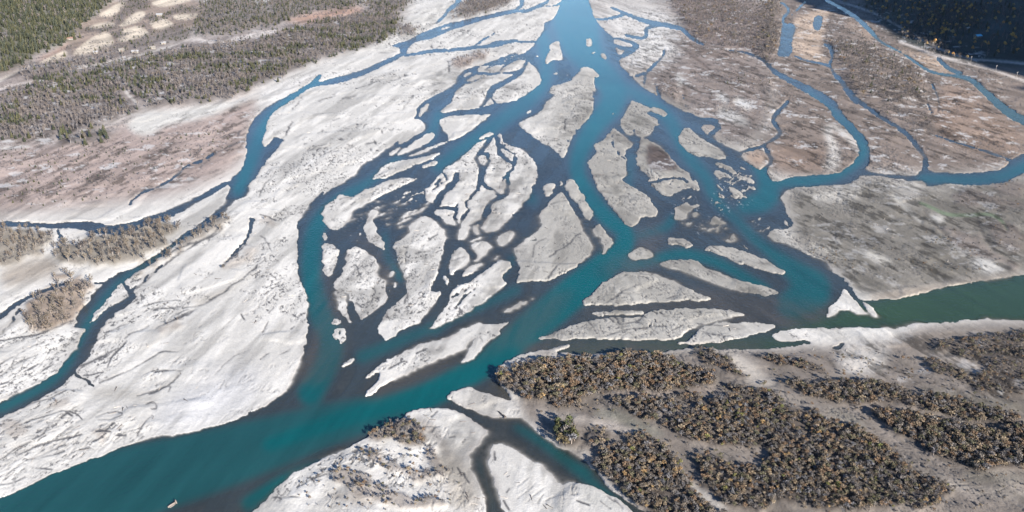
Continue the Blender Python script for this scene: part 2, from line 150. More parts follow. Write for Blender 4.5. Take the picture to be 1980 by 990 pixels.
# ground colours: (photo colour, softening, outline) ; '~' = a track drawn as a line x,y,width
GROUND = [
 ((176,172,164),50,"O 1050,150 1300,100 1500,300 1560,600 1400,680 1000,690 1000,500 1080,300"),
 ((150,138,131),14,"C 440,0 1500,0 1500,700 1300,870 1100,760 1000,650 740,500 600,350 560,200 O 1140,0"),
 ((226,222,216),14,"C 430,0 850,30 950,160 900,230 980,300 700,420 590,350 560,200"),
 ((143,130,121),12,"O 1480,-60 2300,-60 2300,330 1790,340 1700,335 1640,345 1500,345 1440,290 1500,240 1480,120"),
 ((208,186,166),5,"D 150,110 340,40 420,20 350,90 340,230 300,300 380,370 240,350 150,310 150,240 180,170"),
 ((202,178,158),8,"D 430,100 600,170 660,250 500,150"),((198,176,156),8,"D 700,245 1000,330 1100,440 980,420 830,320"),
 ((160,140,126),10,"D 1050,450 1200,520 1350,680 1500,740 1500,880 1400,930 1000,800 950,700 1000,560"),
 ((174,154,138),6,"e 1100,780 1280,740 1400,830 1380,920 1300,970 1200,920"),((154,135,122),10,"D 20,840 150,820 330,860 420,960 350,990 60,990"),
 ((222,216,208),5,"D 330,740 400,710 470,760 540,830 540,880 470,800 400,750 370,760 430,860 430,990 330,990 380,880"),
 ((136,131,123),14,"H 60,120 300,70 620,20 910,50 1000,85 1500,20 O 2300,330 2300,520 1980,535 H 1100,670 700,750 560,745 380,570 120,420 180,330"),
 ((126,121,114),8,"H 290,230 420,290 560,360 720,420 840,520 640,460 440,370 330,300"),((196,191,182),8,"H 220,140 400,110 560,70 560,160 400,200 300,190"),((190,185,177),8,"H 700,50 930,60 900,120 860,210 740,150"),
 ((205,200,190),4,"H 560,450 720,510 740,545 620,540"),((205,200,190),5,"H 240,405 460,490 440,510 300,460"),((200,196,188),4,"H 940,255 1050,270 1010,330 960,300"),((205,202,196),5,"H 1160,510 1280,500 1420,580 1260,610"),
 ((172,160,146),6,"H 560,745 800,690 1100,650 1500,590 1500,620 1100,670 870,735 700,755"),
 # left flats
 ((186,168,159),14,"O -300,300 80,270 200,260 300,200 420,200 500,165 490,240 475,310 420,350 300,385 0,420 -300,420"),
 ((168,156,150),14,"O -300,120 200,90 420,60 640,20 800,-10 760,70 620,110 500,170 300,200 100,290 -300,300"),
 ((226,222,214),5,"A 720,730 830,650 950,640 1200,610 1380,580 1500,530 1500,560 1300,650 1150,700 960,730 880,790 800,790"),
 ((222,218,210),4,"O 760,60 850,5 900,0 905,30 850,45 780,100 700,100"),((228,224,218),6,"B 0,540 200,460 350,390 400,370 370,425 200,540 0,640"),
 ((200,165,145),6,"B 150,110 300,70 560,30 640,70 400,130 180,140"),((196,160,140),5,"A 200,350 300,310 420,230 480,120 600,130 480,160 440,220 400,290 260,350"),
 ((182,172,160),9,"E 0,560 300,490 340,560 420,570 150,660 0,690"),
 ((206,200,190),5,"E 1060,760 1300,690 1400,630 1500,560 1500,590 1330,720 1150,790"),((200,195,186),8,"I 480,280 640,260 860,320 900,360 700,330 560,330"),
 ((216,214,212),18,"I 1000,300 1200,200 1500,100 1500,380 1200,480 900,530 850,480"),
 # fields and tracks, far left
 ((172,154,140),6,"A 400,330 380,280 480,130 560,80 640,-20 1200,-20 1200,110 1130,180 900,220 700,300 540,330"),
 ((238,222,200),1,"A 560,95 700,10 740,20 660,100 600,100"),((238,222,200),1,"A 500,170 560,140 660,130 675,160 560,175"),((238,222,200),1,"A 680,160 800,60 850,75 830,120 720,160"),
 ((238,222,200),1,"A 700,180 800,150 860,185 870,210 720,250 680,245"),((238,222,200),1,"A 420,330 440,290 540,215 620,185 660,220 660,280 560,300 500,325"),((238,222,200),1,"A 210,375 330,315 380,290 400,330 300,370"),
 ((238,222,200),1,"A 860,20 980,-20 1140,-20 1100,10 940,50"),((238,222,200),1,"A 860,130 940,100 1020,145 960,170 900,180"),((238,222,200),1,"A 990,95 1060,85 1180,78 1170,95 1040,125"),((238,222,200),1,"A 1110,45 1170,38 1160,50"),
 ((228,218,206),1,"~A 0,470,7 80,430,6 200,375,5"),((226,214,206),1,"~A 0,520,7 90,500,7 200,475,5"),((232,224,214),1,"~A 440,400,4 560,382,5 700,350,5 830,320,4 1000,270,4"),((226,216,208),1,"~A 1000,270,4 1130,220,5 1250,260,5 1350,235,7 1500,205,9 B 100,180,5"),
 ((222,214,206),1,"~A 690,490,5 750,560,6 800,610,5"),((212,196,186),1,"~A 560,752,4 720,735,5"),
 ((226,220,212),1,"~A 0,865,4 170,855,3"),
 # faint channels on the right flats
 ((122,134,112),1,"~H 895,190,5 960,215,7 1040,260,8 1180,265,7 1290,250,7 1370,290,6 1400,350,5"),((104,98,92),2,"~H 1390,290,3 1440,350,4 1500,395,4"),((96,92,90),2,"~H 1230,280,3 1260,380,4 1330,470,4"),((108,102,96),2,"~H 920,240,4 1000,340,5 1100,420,5 1200,480,4"),((110,104,98),2,"~H 700,160,3 800,230,4 900,320,4 1000,380,3"),((180,176,168),2,"~H 740,150,8 820,230,8 900,300,6"),
 ((112,100,94),2,"~C 850,210,4 960,280,5 1060,360,5 1150,440,4 1280,500,3"),((112,100,94),2,"~C 940,240,4 1100,310,5 1250,350,6 1400,420,5"),((118,106,98),2,"~C 900,400,3 960,470,4 980,560,4"),((120,108,100),2,"~C 1040,420,3 1200,480,4 1400,560,4 1480,600,3"),((206,202,196),3,"~C 930,440,8 960,470,10 940,490,8"),((214,211,206),4,"~C 1280,590,14 1340,620,14"),((214,211,206),4,"~C 1170,560,10 1210,590,10"),((206,202,196),5,"~C 1190,660,20 1280,690,20 1330,720,10"),
 ((108,98,92),2,"~D 230,510,2 300,470,3 420,440,3"),((106,96,90),2,"~D 560,700,2 640,790,3 660,850,3"),((110,100,94),2,"~D 1250,560,3 1270,640,3 1350,640,2"),((108,98,92),2,"~D 940,470,3 1000,560,3 1010,640,3"),((116,106,98),2,"~D 860,760,3 930,700,3 960,650,2"),((116,104,96),2,"~D 1350,530,3 1450,550,3 1500,560,3"),
 ((128,118,112),4,"D 840,700 960,700 990,780 880,760"),((120,108,104),3,"e 0,640 220,760 430,990 0,990"),
 # lower right flood plain
 ((138,129,121),12,"K 0,110 300,70 600,78 1030,40 1500,38 L 60,25 740,20 870,-100 1500,-120 O 2300,620 2300,1200 1250,1200 K 740,990 480,790 330,660 100,500 0,430"),
 ((200,193,184),6,"K 0,100 200,60 590,80 600,95 100,125 0,140"),((196,188,178),8,"K 1200,60 1340,100 1500,250 1500,300 1330,240 1250,160"),((196,190,182),10,"L 480,5 720,20 700,120 640,200 450,200 400,110"),
 ((166,157,147),8,"L 0,230 120,320 320,390 500,480 700,620 940,770 1080,830 1500,850 1500,960 1080,870 900,760 640,590 400,460 100,350 0,300"),
 ((136,130,120),6,"L 870,270 1000,290 1200,330 1500,370 1500,430 1250,390 950,320"),((140,134,124),6,"L 330,390 500,430 600,530 500,510 380,440"),((140,134,124),7,"L 1100,770 1500,780 1500,830 1200,830"),
 ((150,146,134),6,"K 400,430 560,390 700,470 860,540 830,580 700,540 560,480"),((190,180,170),6,"K 80,390 330,430 400,450 560,470 700,540 900,640 960,700 880,640 700,560 350,480 200,470"),((196,190,182),4,"K 950,800 1080,870 1240,990 1160,990 1000,870"),
 ((200,192,182),6,"K 330,620 430,640 420,690 350,660"),((176,160,148),6,"K 520,310 850,310 1160,280 1150,300 800,325 560,330"),
 ((186,176,166),8,"L 920,60 1130,100 1260,160 1200,180 1000,110 900,80"),
 # lower bars
 ((212,207,199),8,"J 1060,320 1220,250 1300,290 1500,400 1400,445 1250,405"),((150,140,132),8,"J 870,430 1000,480 1080,600 1150,740 1100,700 1040,580 960,510"),((214,206,194),10,"J 1000,640 1200,660 1320,990 1120,990"),
 ((198,190,180),5,"J 380,890 560,880 700,960 600,970"),((204,201,194),8,"K 310,815 420,830 680,990 420,990 360,900"),
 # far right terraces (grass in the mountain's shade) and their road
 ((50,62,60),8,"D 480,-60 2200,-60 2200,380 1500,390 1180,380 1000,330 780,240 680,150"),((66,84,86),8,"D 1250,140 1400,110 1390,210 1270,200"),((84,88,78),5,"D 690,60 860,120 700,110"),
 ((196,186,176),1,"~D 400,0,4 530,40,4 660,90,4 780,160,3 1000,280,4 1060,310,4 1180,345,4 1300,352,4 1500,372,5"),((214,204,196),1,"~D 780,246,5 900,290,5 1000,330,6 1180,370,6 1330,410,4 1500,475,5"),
]
RIFFLE = ["g 640,640 760,540 940,440 1200,330 1500,180 1500,640 1250,760 1000,640 950,500 860,620 800,850 620,860","h 0,230 120,250 230,430 100,600 0,640",
 "k 280,380 560,330 660,480 600,620 480,700 290,640","k 480,640 960,560 960,740 640,860 440,820","k 740,300 1240,260 1260,420 940,560 740,520","k 760,20 1260,60 1260,400 1080,440 860,380","l 0,120 330,180 460,260 330,400 180,330",
 "a 1150,620 1500,560 b 150,700 0,800 a 1100,900"]
MOTTLE = ["C 620,60 1500,0 1500,700 1300,860 1100,700 740,500 600,350","O 1500,-20 1900,60 2000,320 1790,335 1680,335 1500,340 1440,290 1490,200","H 120,220 300,90 900,60 1500,60 1500,590 1100,650 560,740 380,560",
 "O -50,300 200,280 400,210 500,180 480,310 300,380 0,410","O -50,150 400,80 780,10 700,80 300,200 100,290 -50,290","e 0,640 220,760 430,990 0,990","L 300,0 1500,-80 1500,400 900,300 400,200"]
# where the current runs deep and turquoise
THALWEG = [("O 1110,-60,60 1112,0,90 1115,70,80 1150,130,45 1188,165,45 1188,200,44 1150,240,34 1122,290,30 1112,330,26 1135,375,30 1175,425,30 1218,452,26 1200,490,46 1150,530,56 1080,590,64 1000,655,58 930,710,50 800,780,50",1),("O 930,710,50 800,780,60 650,815,80 450,880,120 250,935,150 0,1010,170 -200,1100,200",.62),("O 800,770,40 660,810,40 520,860,30",.95),("O 640,900,30 560,930,40 480,975,30",.9),
 ("O 1050,70,26 1062,140,26 1030,190,28 960,240,30 890,290,26 845,325,18",.8),("O 1210,170,20 1290,220,26 1310,260,28 1330,305,24 1370,345,26 1378,385,22 1430,430,16 1455,460,18 1500,495,26 1550,535,50 1580,565,80 1530,590,60",.72),
 ("O 1450,300,18 1480,345,26 1490,385,50 1440,400,30",.8),("O 1500,352,22 1600,348,22 1650,320,20 1678,290,20 1640,240,14 1560,180,12",.8),("O 1780,345,16 1920,350,18 1990,320,26",.8),
 ("O 1480,560,20 1400,512,20 1330,488,22 1270,500,22 1215,515,26",.85),("O 775,300,10 720,350,14 655,385,22 605,440,36 600,530,40 615,600,44 650,670,50 600,760,50",.85),
 ("O 1302,420,14 1290,440,18 1240,455,16",.9),("O 1215,370,12 1222,300,10",.7),("O 690,120,12 600,160,20 510,240,26 490,300,26 460,370,22",.95),("O 940,300,8 1040,400,22 1020,370,14",.6),("O 745,450,10 742,490,12 775,540,14",.8),
 ("O 400,440,8 300,500,10 220,550,14 160,640,18 120,730,18 0,790,20",.75),("O 1000,825,20 1060,860,26 1140,930,22 1210,985,16",.62),("O 1100,890,12 1140,915,14",.8),("O 830,270,16 850,220,20",.8),("O 840,640,20 950,560,10 990,500,14 1030,460,14",.6),
 ("O 700,690,30 820,640,20 1000,560,20",.6),("O 925,890,12 950,980,14",.4)]
OLIVE = ["D 560,120 700,200 900,340 1100,410 1240,460 1400,600 1540,680 1540,760 1400,720 1200,540 1000,480 800,380 560,220","O 1660,590 1760,560 2000,520 2300,480 2300,660 1900,630 1700,640 1500,640 1500,625","O 1000,680 1200,665 1500,655 1600,665 1500,680 1150,690"]
W_TEAL = (.0013,.060,.062); W_SLATE = (.027,.034,.036); W_OLIVE = (.023,.046,.018)

# vegetation: outline(s), kinds with their share, plants per square metre, height range, ground colour
FL_L, FL_K = (128,118,112), (90,82,76)
def Z(label, group, poly, kinds, dens, h, floor=FL_L, **k): return dict(label=label, group=group, poly=poly if isinstance(poly, list) else [poly], kinds=kinds, dens=dens, h=h, floor=floor, **k)
ZONES = [
 Z('on the far left hillside above the pale fields','conifers on the far left hillside',"A 0,0 620,-20 640,10 560,80 470,140 440,180 430,240 360,260 300,290 200,310 150,370 60,410 0,430 O -200,180 -280,-50",dict(conifer=.93,bare=.07),.026,(8,13),(100,98,78)),
 Z('in the hedgerows between the pale yellow fields','trees between the yellow fields',["A 700,10 850,-20 860,60 790,60 700,140 640,130 660,100 720,50","A 860,80 960,100 1000,40 1170,40 1180,80 1000,90 960,120 880,110","A 540,290 700,250 830,220 900,190 1050,150 1130,180 1100,240 950,260 850,290 700,300 600,320","A 380,270 440,250 430,310 400,320","A 640,180 700,170 740,200 690,240 650,230","A 460,180 560,160 660,150 700,160 640,180 520,200","A 530,235 570,235 570,260 530,260","A 820,140 860,150 880,200 840,180","A 850,90 930,100 900,150 860,130"],dict(conifer=.6,bare=.4),.016,(3.5,6.5)),
 Z('in the mixed wood above the gravel road at upper left','mixed wood above the gravel road',["A 1130,160 1180,20 1260,-20 1500,-20 1500,180 1300,210 1140,220","B 0,-20 590,-20 600,40 300,80 140,130 100,160 0,180","B 600,-20 900,-20 850,60 700,80 640,60"],dict(conifer=.48,bare=.52),.028,(5,9)),
 Z('along the gravel road at upper left','bare trees along the left gravel road',"A 0,440 150,385 400,340 560,325 800,290 850,300 500,390 300,430 200,455",dict(bare=.95,conifer=.05),.014,(6,10)),
 Z('in the wide mixed wood on the left flood plain','trees of the wide left flood plain wood',["A 0,540 170,520 250,450 400,425 560,400 780,345 1100,280 1250,270 1500,235 B 200,170 450,110 620,85 800,80 820,100 800,170 790,200 730,250 600,280 520,300 440,330 300,370 180,430 60,470 0,500 A 1450,520 1350,570 1200,600 1000,620 860,630 810,590 740,540 700,510 690,560 790,630 790,670 640,710 560,740 400,770 250,800 0,860"],dict(conifer=.36,bare=.64),.034,(5,9),clump=1),
 Z('in the narrow dark belt below the left wood','dark belt of conifers below the left wood',"A 330,780 560,770 680,780 640,820 430,860 380,850",dict(conifer=.65,bare=.35),.013,(9,13)),
 Z('scattered over the frosty left flats','lone shrubs on the frosty left flats',["A 0,870 400,860 700,800 900,800 1100,720 1350,760 1400,850 1250,900 1050,990 0,990","E 0,0 1000,0 800,110 500,190 0,230"],dict(bare=.7,conifer=.3),.024,(1.2,4),None,rough=.4),
 Z('beside the riverside scrub at upper left','bare shrubs beside the upper left channel',"A 1100,900 1250,760 1400,720 1430,800 1420,860 1300,950",dict(bare=1),.004,(2,5),None,rough=.4),
 Z('in the grey wood at the top beside the river','grey wood at the top of the river',["B 1130,50 1250,-20 1450,-20 1460,30 1340,70 1200,110 1140,110","B 820,170 840,140 920,160 900,200 830,220"],dict(bare=.96,conifer=.04),.034,(5,8)),
 Z('on the long white bar near the top','scrub on the upper white bar',"a 760,700 900,660 1140,590 1160,620 1100,700 900,790 830,800 770,760",dict(bare=.9,bushy=.1),.016,(4,7),(170,152,142)),
 Z('in the bare grove at the left edge','left edge grove of bare cottonwoods',"E -300,340 0,340 150,335 320,370 300,450 200,500 30,560 -300,560",dict(bare=1),.042,(4.5,8.5),(150,140,126),tall=1),
 Z('in the long bare grove between the two left channels','long grove between the left channels',"E 300,500 360,440 600,385 800,330 960,290 1040,340 960,450 830,540 640,570 430,550 320,530",dict(bare=1),.044,(4.5,9),(150,140,126),tall=1),
 Z('in the narrow row along the left side channel','row of bare trees along the left side channel',"E 740,625 830,575 950,500 1080,400 1270,260 1370,280 1250,370 1000,480 880,560 760,640",dict(bare=1),.05,(4,7.5),(160,150,138),tall=1),
 Z('on the small wooded island at left','grove on the small left island',["E 140,800 230,720 330,680 420,640 500,610 555,660 500,760 430,850 300,920 190,930 140,870","E 300,620 450,600 400,640 320,650"],dict(bare=1),.046,(5,9),(158,138,120),tall=1),
 Z('on the left silt bars','low scrub on the left silt bars',["E 1280,560 1380,490 1500,420 1500,520 1330,580","I 0,480 60,460 130,500 200,530 100,580 0,560","I 260,350 380,330 430,390 300,400","E 900,930 1080,850 1100,880 950,960","I 550,510 640,520 600,580 540,570","F 0,240 120,310 60,330 0,300"],dict(bare=.8,bushy=.2),.010,(2,4.5),(196,184,172),fk=.6,rough=.4),
 Z('in the brown wood at upper right','brown wood across the river',["C 880,-20 1500,-20 1500,390 1450,340 1330,290 1200,270 1050,240 1000,180 960,100 900,60"],dict(bare=.92,bushy=.08),.028,(4,8),(150,134,126),clump=1),
 Z('in the scrub bands on the right flats','scrub bands on the upper right flats',["C 900,220 1050,270 1300,290 1350,360 1150,330 1000,300","C 1190,450 1300,460 1420,530 1300,500","C 1130,400 1300,420 1500,470 1480,520 1300,450","D 600,640 900,660 950,700 700,700","C 800,450 900,480 960,600 850,560"],dict(bare=.95,conifer=.05),.022,(2.5,5),(158,142,132),fk=.5),
 Z('in the wood beside the two blue ponds','woods around the blue ponds',["D 0,90 60,130 85,180 60,300 0,340","D 0,10 80,0 100,80 0,90"],dict(bare=.9,bushy=.1),.024,(6,10),(150,136,124)),
 Z('in the brushy wood between the right creeks','brushy wood between the right creeks',["D 340,240 420,240 560,250 660,290 760,340 900,420 930,540 830,600 650,600 560,560 480,500 470,400 400,330"],dict(bare=.88,conifer=.06,bushy=.06),.034,(4,7.5),(150,136,126),clump=1),
 Z('in the low scrub near the right bank','low scrub near the right bank',["D 370,170 500,150 640,240 560,230 430,200","D 1200,420 1380,460 1360,500 1230,480","D 850,690 930,640 980,780 870,740"],dict(bare=1),.012,(3,6),(150,136,126),fk=.6),
 Z('scattered over the tan flats at right','sparse shrubs on the tan right flats',["D 600,640 900,660 1300,880 950,900 700,760","D 100,500 400,600 470,560 200,440","D 30,540 160,600 260,800 60,720","C 1000,400 1500,450 1500,700 1200,700"],dict(bare=.8,bushy=.2),.022,(1,2.6),None,rough=.3),
 Z('on the shaded terrace at top right','trees on the shaded terrace',["D 480,-20 1500,-20 1500,340 1350,340 1000,270 800,190 650,100"],dict(bare=.62,conifer=.2,yellow=.18),.0048,(7,13),None,rough=.5),
 Z('along the shaded road at top right','trees along the shaded road',["D 790,170 1000,265 1180,330 1180,360 1000,315 790,235","D 870,60 1050,50 1250,30 1230,160 1150,200 1000,190 880,170"],dict(bare=.65,yellow=.15,bushy=.2),.016,(5,9),None,rough=.5),
 Z('in the frosty scrub at the right edge','frosty scrub at the right edge',["H 1080,130 1200,110 1420,180 1500,200 1500,240 1300,210 1100,200","H 1000,330 1100,340 1230,380 1400,520 1500,590 1400,560 1100,440","H 1260,85 1500,60 1500,180 1400,150","H 1230,280 1500,330 1500,520 1300,400"],dict(bare=.85,bushy=.15),.02,(1.5,3.5),(140,128,122),fk=.6,rough=.4),
 # lower right thickets
 Z('in the low brush on the grey eastern flat','low brush on the grey flat',["H 560,420 760,480 1000,540 1240,560 1180,610 900,570 700,520","H 820,300 960,360 1180,440 1400,560 1300,560 1050,470 880,380","H 200,400 420,480 560,560 500,600 380,540 230,450"],dict(bushy=.75,bare=.25),.05,(.8,2.2),None,rough=.3),
 Z('scattered over the open sand at lower right','lone bushes on the lower right sand',"K 0,380 400,300 1160,240 1500,250 1500,40 L 900,100 1500,300 O 2000,1000 K 1200,990 700,600 200,480",dict(bushy=.7,bare=.3),.045,(0.9,2.8),None,rough=.2),
 Z('scattered over the bottom bar','lone bushes on the bottom bar',"J 450,700 700,540 960,600 1180,800 1100,990 500,990 100,930",dict(bushy=.7,bare=.3),.045,(0.7,2.4),None,rough=.2),
 Z('in the tall thicket on the point by the confluence','thicket on the confluence point',["K 0,150 40,150 130,115 250,110 400,115 500,110 640,65 700,70 740,90 900,110 1050,160 1150,220 1160,260 1000,290 850,300 700,300 540,300 430,340 350,360 200,380 60,350 0,320","J 1360,190 1500,160 1500,330 1400,270"],dict(bushy=.82,bare=.14,amber=.04),0.318,(2.2,5.3),FL_K),
 Z('in the thin thicket along the lower right sandbar','thin thicket by the lower right sandbar',["K 1010,60 1080,45 1200,90 1260,150 1390,230 1340,250 1270,220 1150,150 1050,110","K 1320,70 1500,90 1500,130 1380,100","L 0,70 120,100 200,110 380,190 300,190 150,160 0,140"],dict(bushy=.8,bare=.2),0.318,(1.4,3.7),FL_K),
 Z('in the small clumps beside the dry channel','clumps beside the lower dry channel',["K 230,360 340,380 350,400 270,390","K 400,560 460,480 550,570 520,600 420,620","K 900,310 1090,320 1110,360 1000,385 930,340"],dict(bushy=.85,bare=.15),0.288,(1.4,3.7),FL_K,fk=.6),
 Z('in the rounded thicket above the dry channel','rounded thicket above the dry channel',["K 570,370 640,350 760,340 920,340 960,370 970,420 850,450 740,460 640,420"],dict(bushy=.9,bare=.1),0.318,(1.9,4.3),FL_K),
 Z('in the green tinged clump on the lower bank','green tinged clump on the lower bank',["K 215,505 260,480 330,510 370,560 360,610 270,620 220,560"],dict(evergreen=.7,bushy=.3),.09,(5.5,8.5),FL_K),
 Z('in the broad thicket at lower right','broad lower right thicket',["K 1120,340 1300,340 1440,380 1500,400 1500,600 1450,640 1300,640 1150,630 960,600 940,540 830,490 800,470 960,440 1050,400 1130,400","L 0,320 100,370 250,420 400,470 550,540 700,640 900,760 1060,850 1060,900 1000,990 0,990","K 1060,640 1150,680 1400,760 1500,800 1500,990 1240,990 1150,900 1060,830 1040,740","K 1170,270 1400,290 1500,330 1500,370 1250,310"],dict(bushy=.85,bare=.1,amber=.05),0.333,(1.6,4.1),FL_K),
 Z('in the riverside thicket at the bottom','bottom riverside thicket',["K 450,680 600,590 700,550 830,590 900,660 940,740 1000,830 1080,930 1150,990 O 1400,1080 1280,1080 K 700,990 620,890 500,800"],dict(bushy=.87,bare=.08,amber=.05),0.345,(1.7,4.3),FL_K),
 Z('in the long thicket between the right trails','long thicket between the right trails',["L 110,270 260,240 420,250 560,250 700,280 830,310 960,330 1100,350 1230,410 1500,440 1500,480 1350,500 1190,470 1000,430 800,400 640,380 500,400 320,370 150,310"],dict(bushy=.88,bare=.12),0.318,(1.9,4.3),FL_K),
 Z('in the tall dark thicket at the right','tall dark right thicket',["L 590,420 720,430 990,470 1100,500 1230,530 1500,520 O 2150,840 2150,920 L 1500,740 1300,770 1100,740 930,660 720,520"],dict(bushy=.9,bare=.1),0.345,(2.2,5.0),FL_K),
 Z('in the grey brush at the right edge','grey brush at the right edge',["L 940,30 1100,0 1250,-40 1500,-50 O 2150,650 2150,790 L 1500,330 1380,320 1200,300 1170,200 1300,170 1130,90","L 880,110 1000,120 1130,170 1180,250 1080,230 950,170"],dict(bushy=.75,bare=.25),0.258,(1.2,2.9),FL_K,fk=.7),
 Z('in the brushy patches on the bottom bar','brush on the bottom bar',["J 620,580 700,510 820,460 900,480 970,560 960,620 870,640 780,590 680,600"],dict(bushy=.85,bare=.15),.17,(2,4.2),(140,128,118)),
 Z('in the low scrub on the bottom bar','low scrub on the bottom bar',["J 940,620 1040,640 1080,720 1130,780 1000,760","J 530,650 680,640 720,690 760,730 880,760 1050,770 1110,800 900,840 820,790 700,740","J 420,760 560,760 700,850 900,900 1090,950 1080,990 850,990 700,940 520,890 420,830"],dict(bushy=.7,bare=.3),.13,(1.3,3.4),(168,156,146),fk=.7),
]

DAMP = ["O 620,420 760,400 1010,250 1060,330 1160,480 1000,600 700,680 620,640","O 1000,170 1160,130 1290,250 1560,500 1500,690 1030,690 1080,560 1240,500 1080,330","J 600,320 1010,0 1220,0 900,180","O 800,120 1040,110 1050,200 850,230","J 860,400 1330,510 1320,990 900,990","K 0,640 680,990 0,990"]

RIVULETS = ["O 830,360 990,250 1050,300 1040,400 960,470 850,420","O 740,480 800,430 880,440 840,600 760,640","O 890,200 1000,130 1050,150 1040,200 930,250","O 640,490 700,470 750,560 700,620 640,560","O 1000,430 1080,380 1140,490 1060,540","O 1130,300 1200,250 1270,400 1220,430","O 1230,290 1300,290 1360,390 1270,370","O 1010,240 1150,150 1150,220 1090,300","O 650,370 850,320 860,350 700,440","O 1350,340 1470,340 1460,400 1380,400","O 1050,640 1500,600 1500,650 1200,660","O 920,130 1000,100 1040,120 960,170","O 1320,250 1410,300 1330,310","O 860,540 1000,500 1000,560 850,640"]

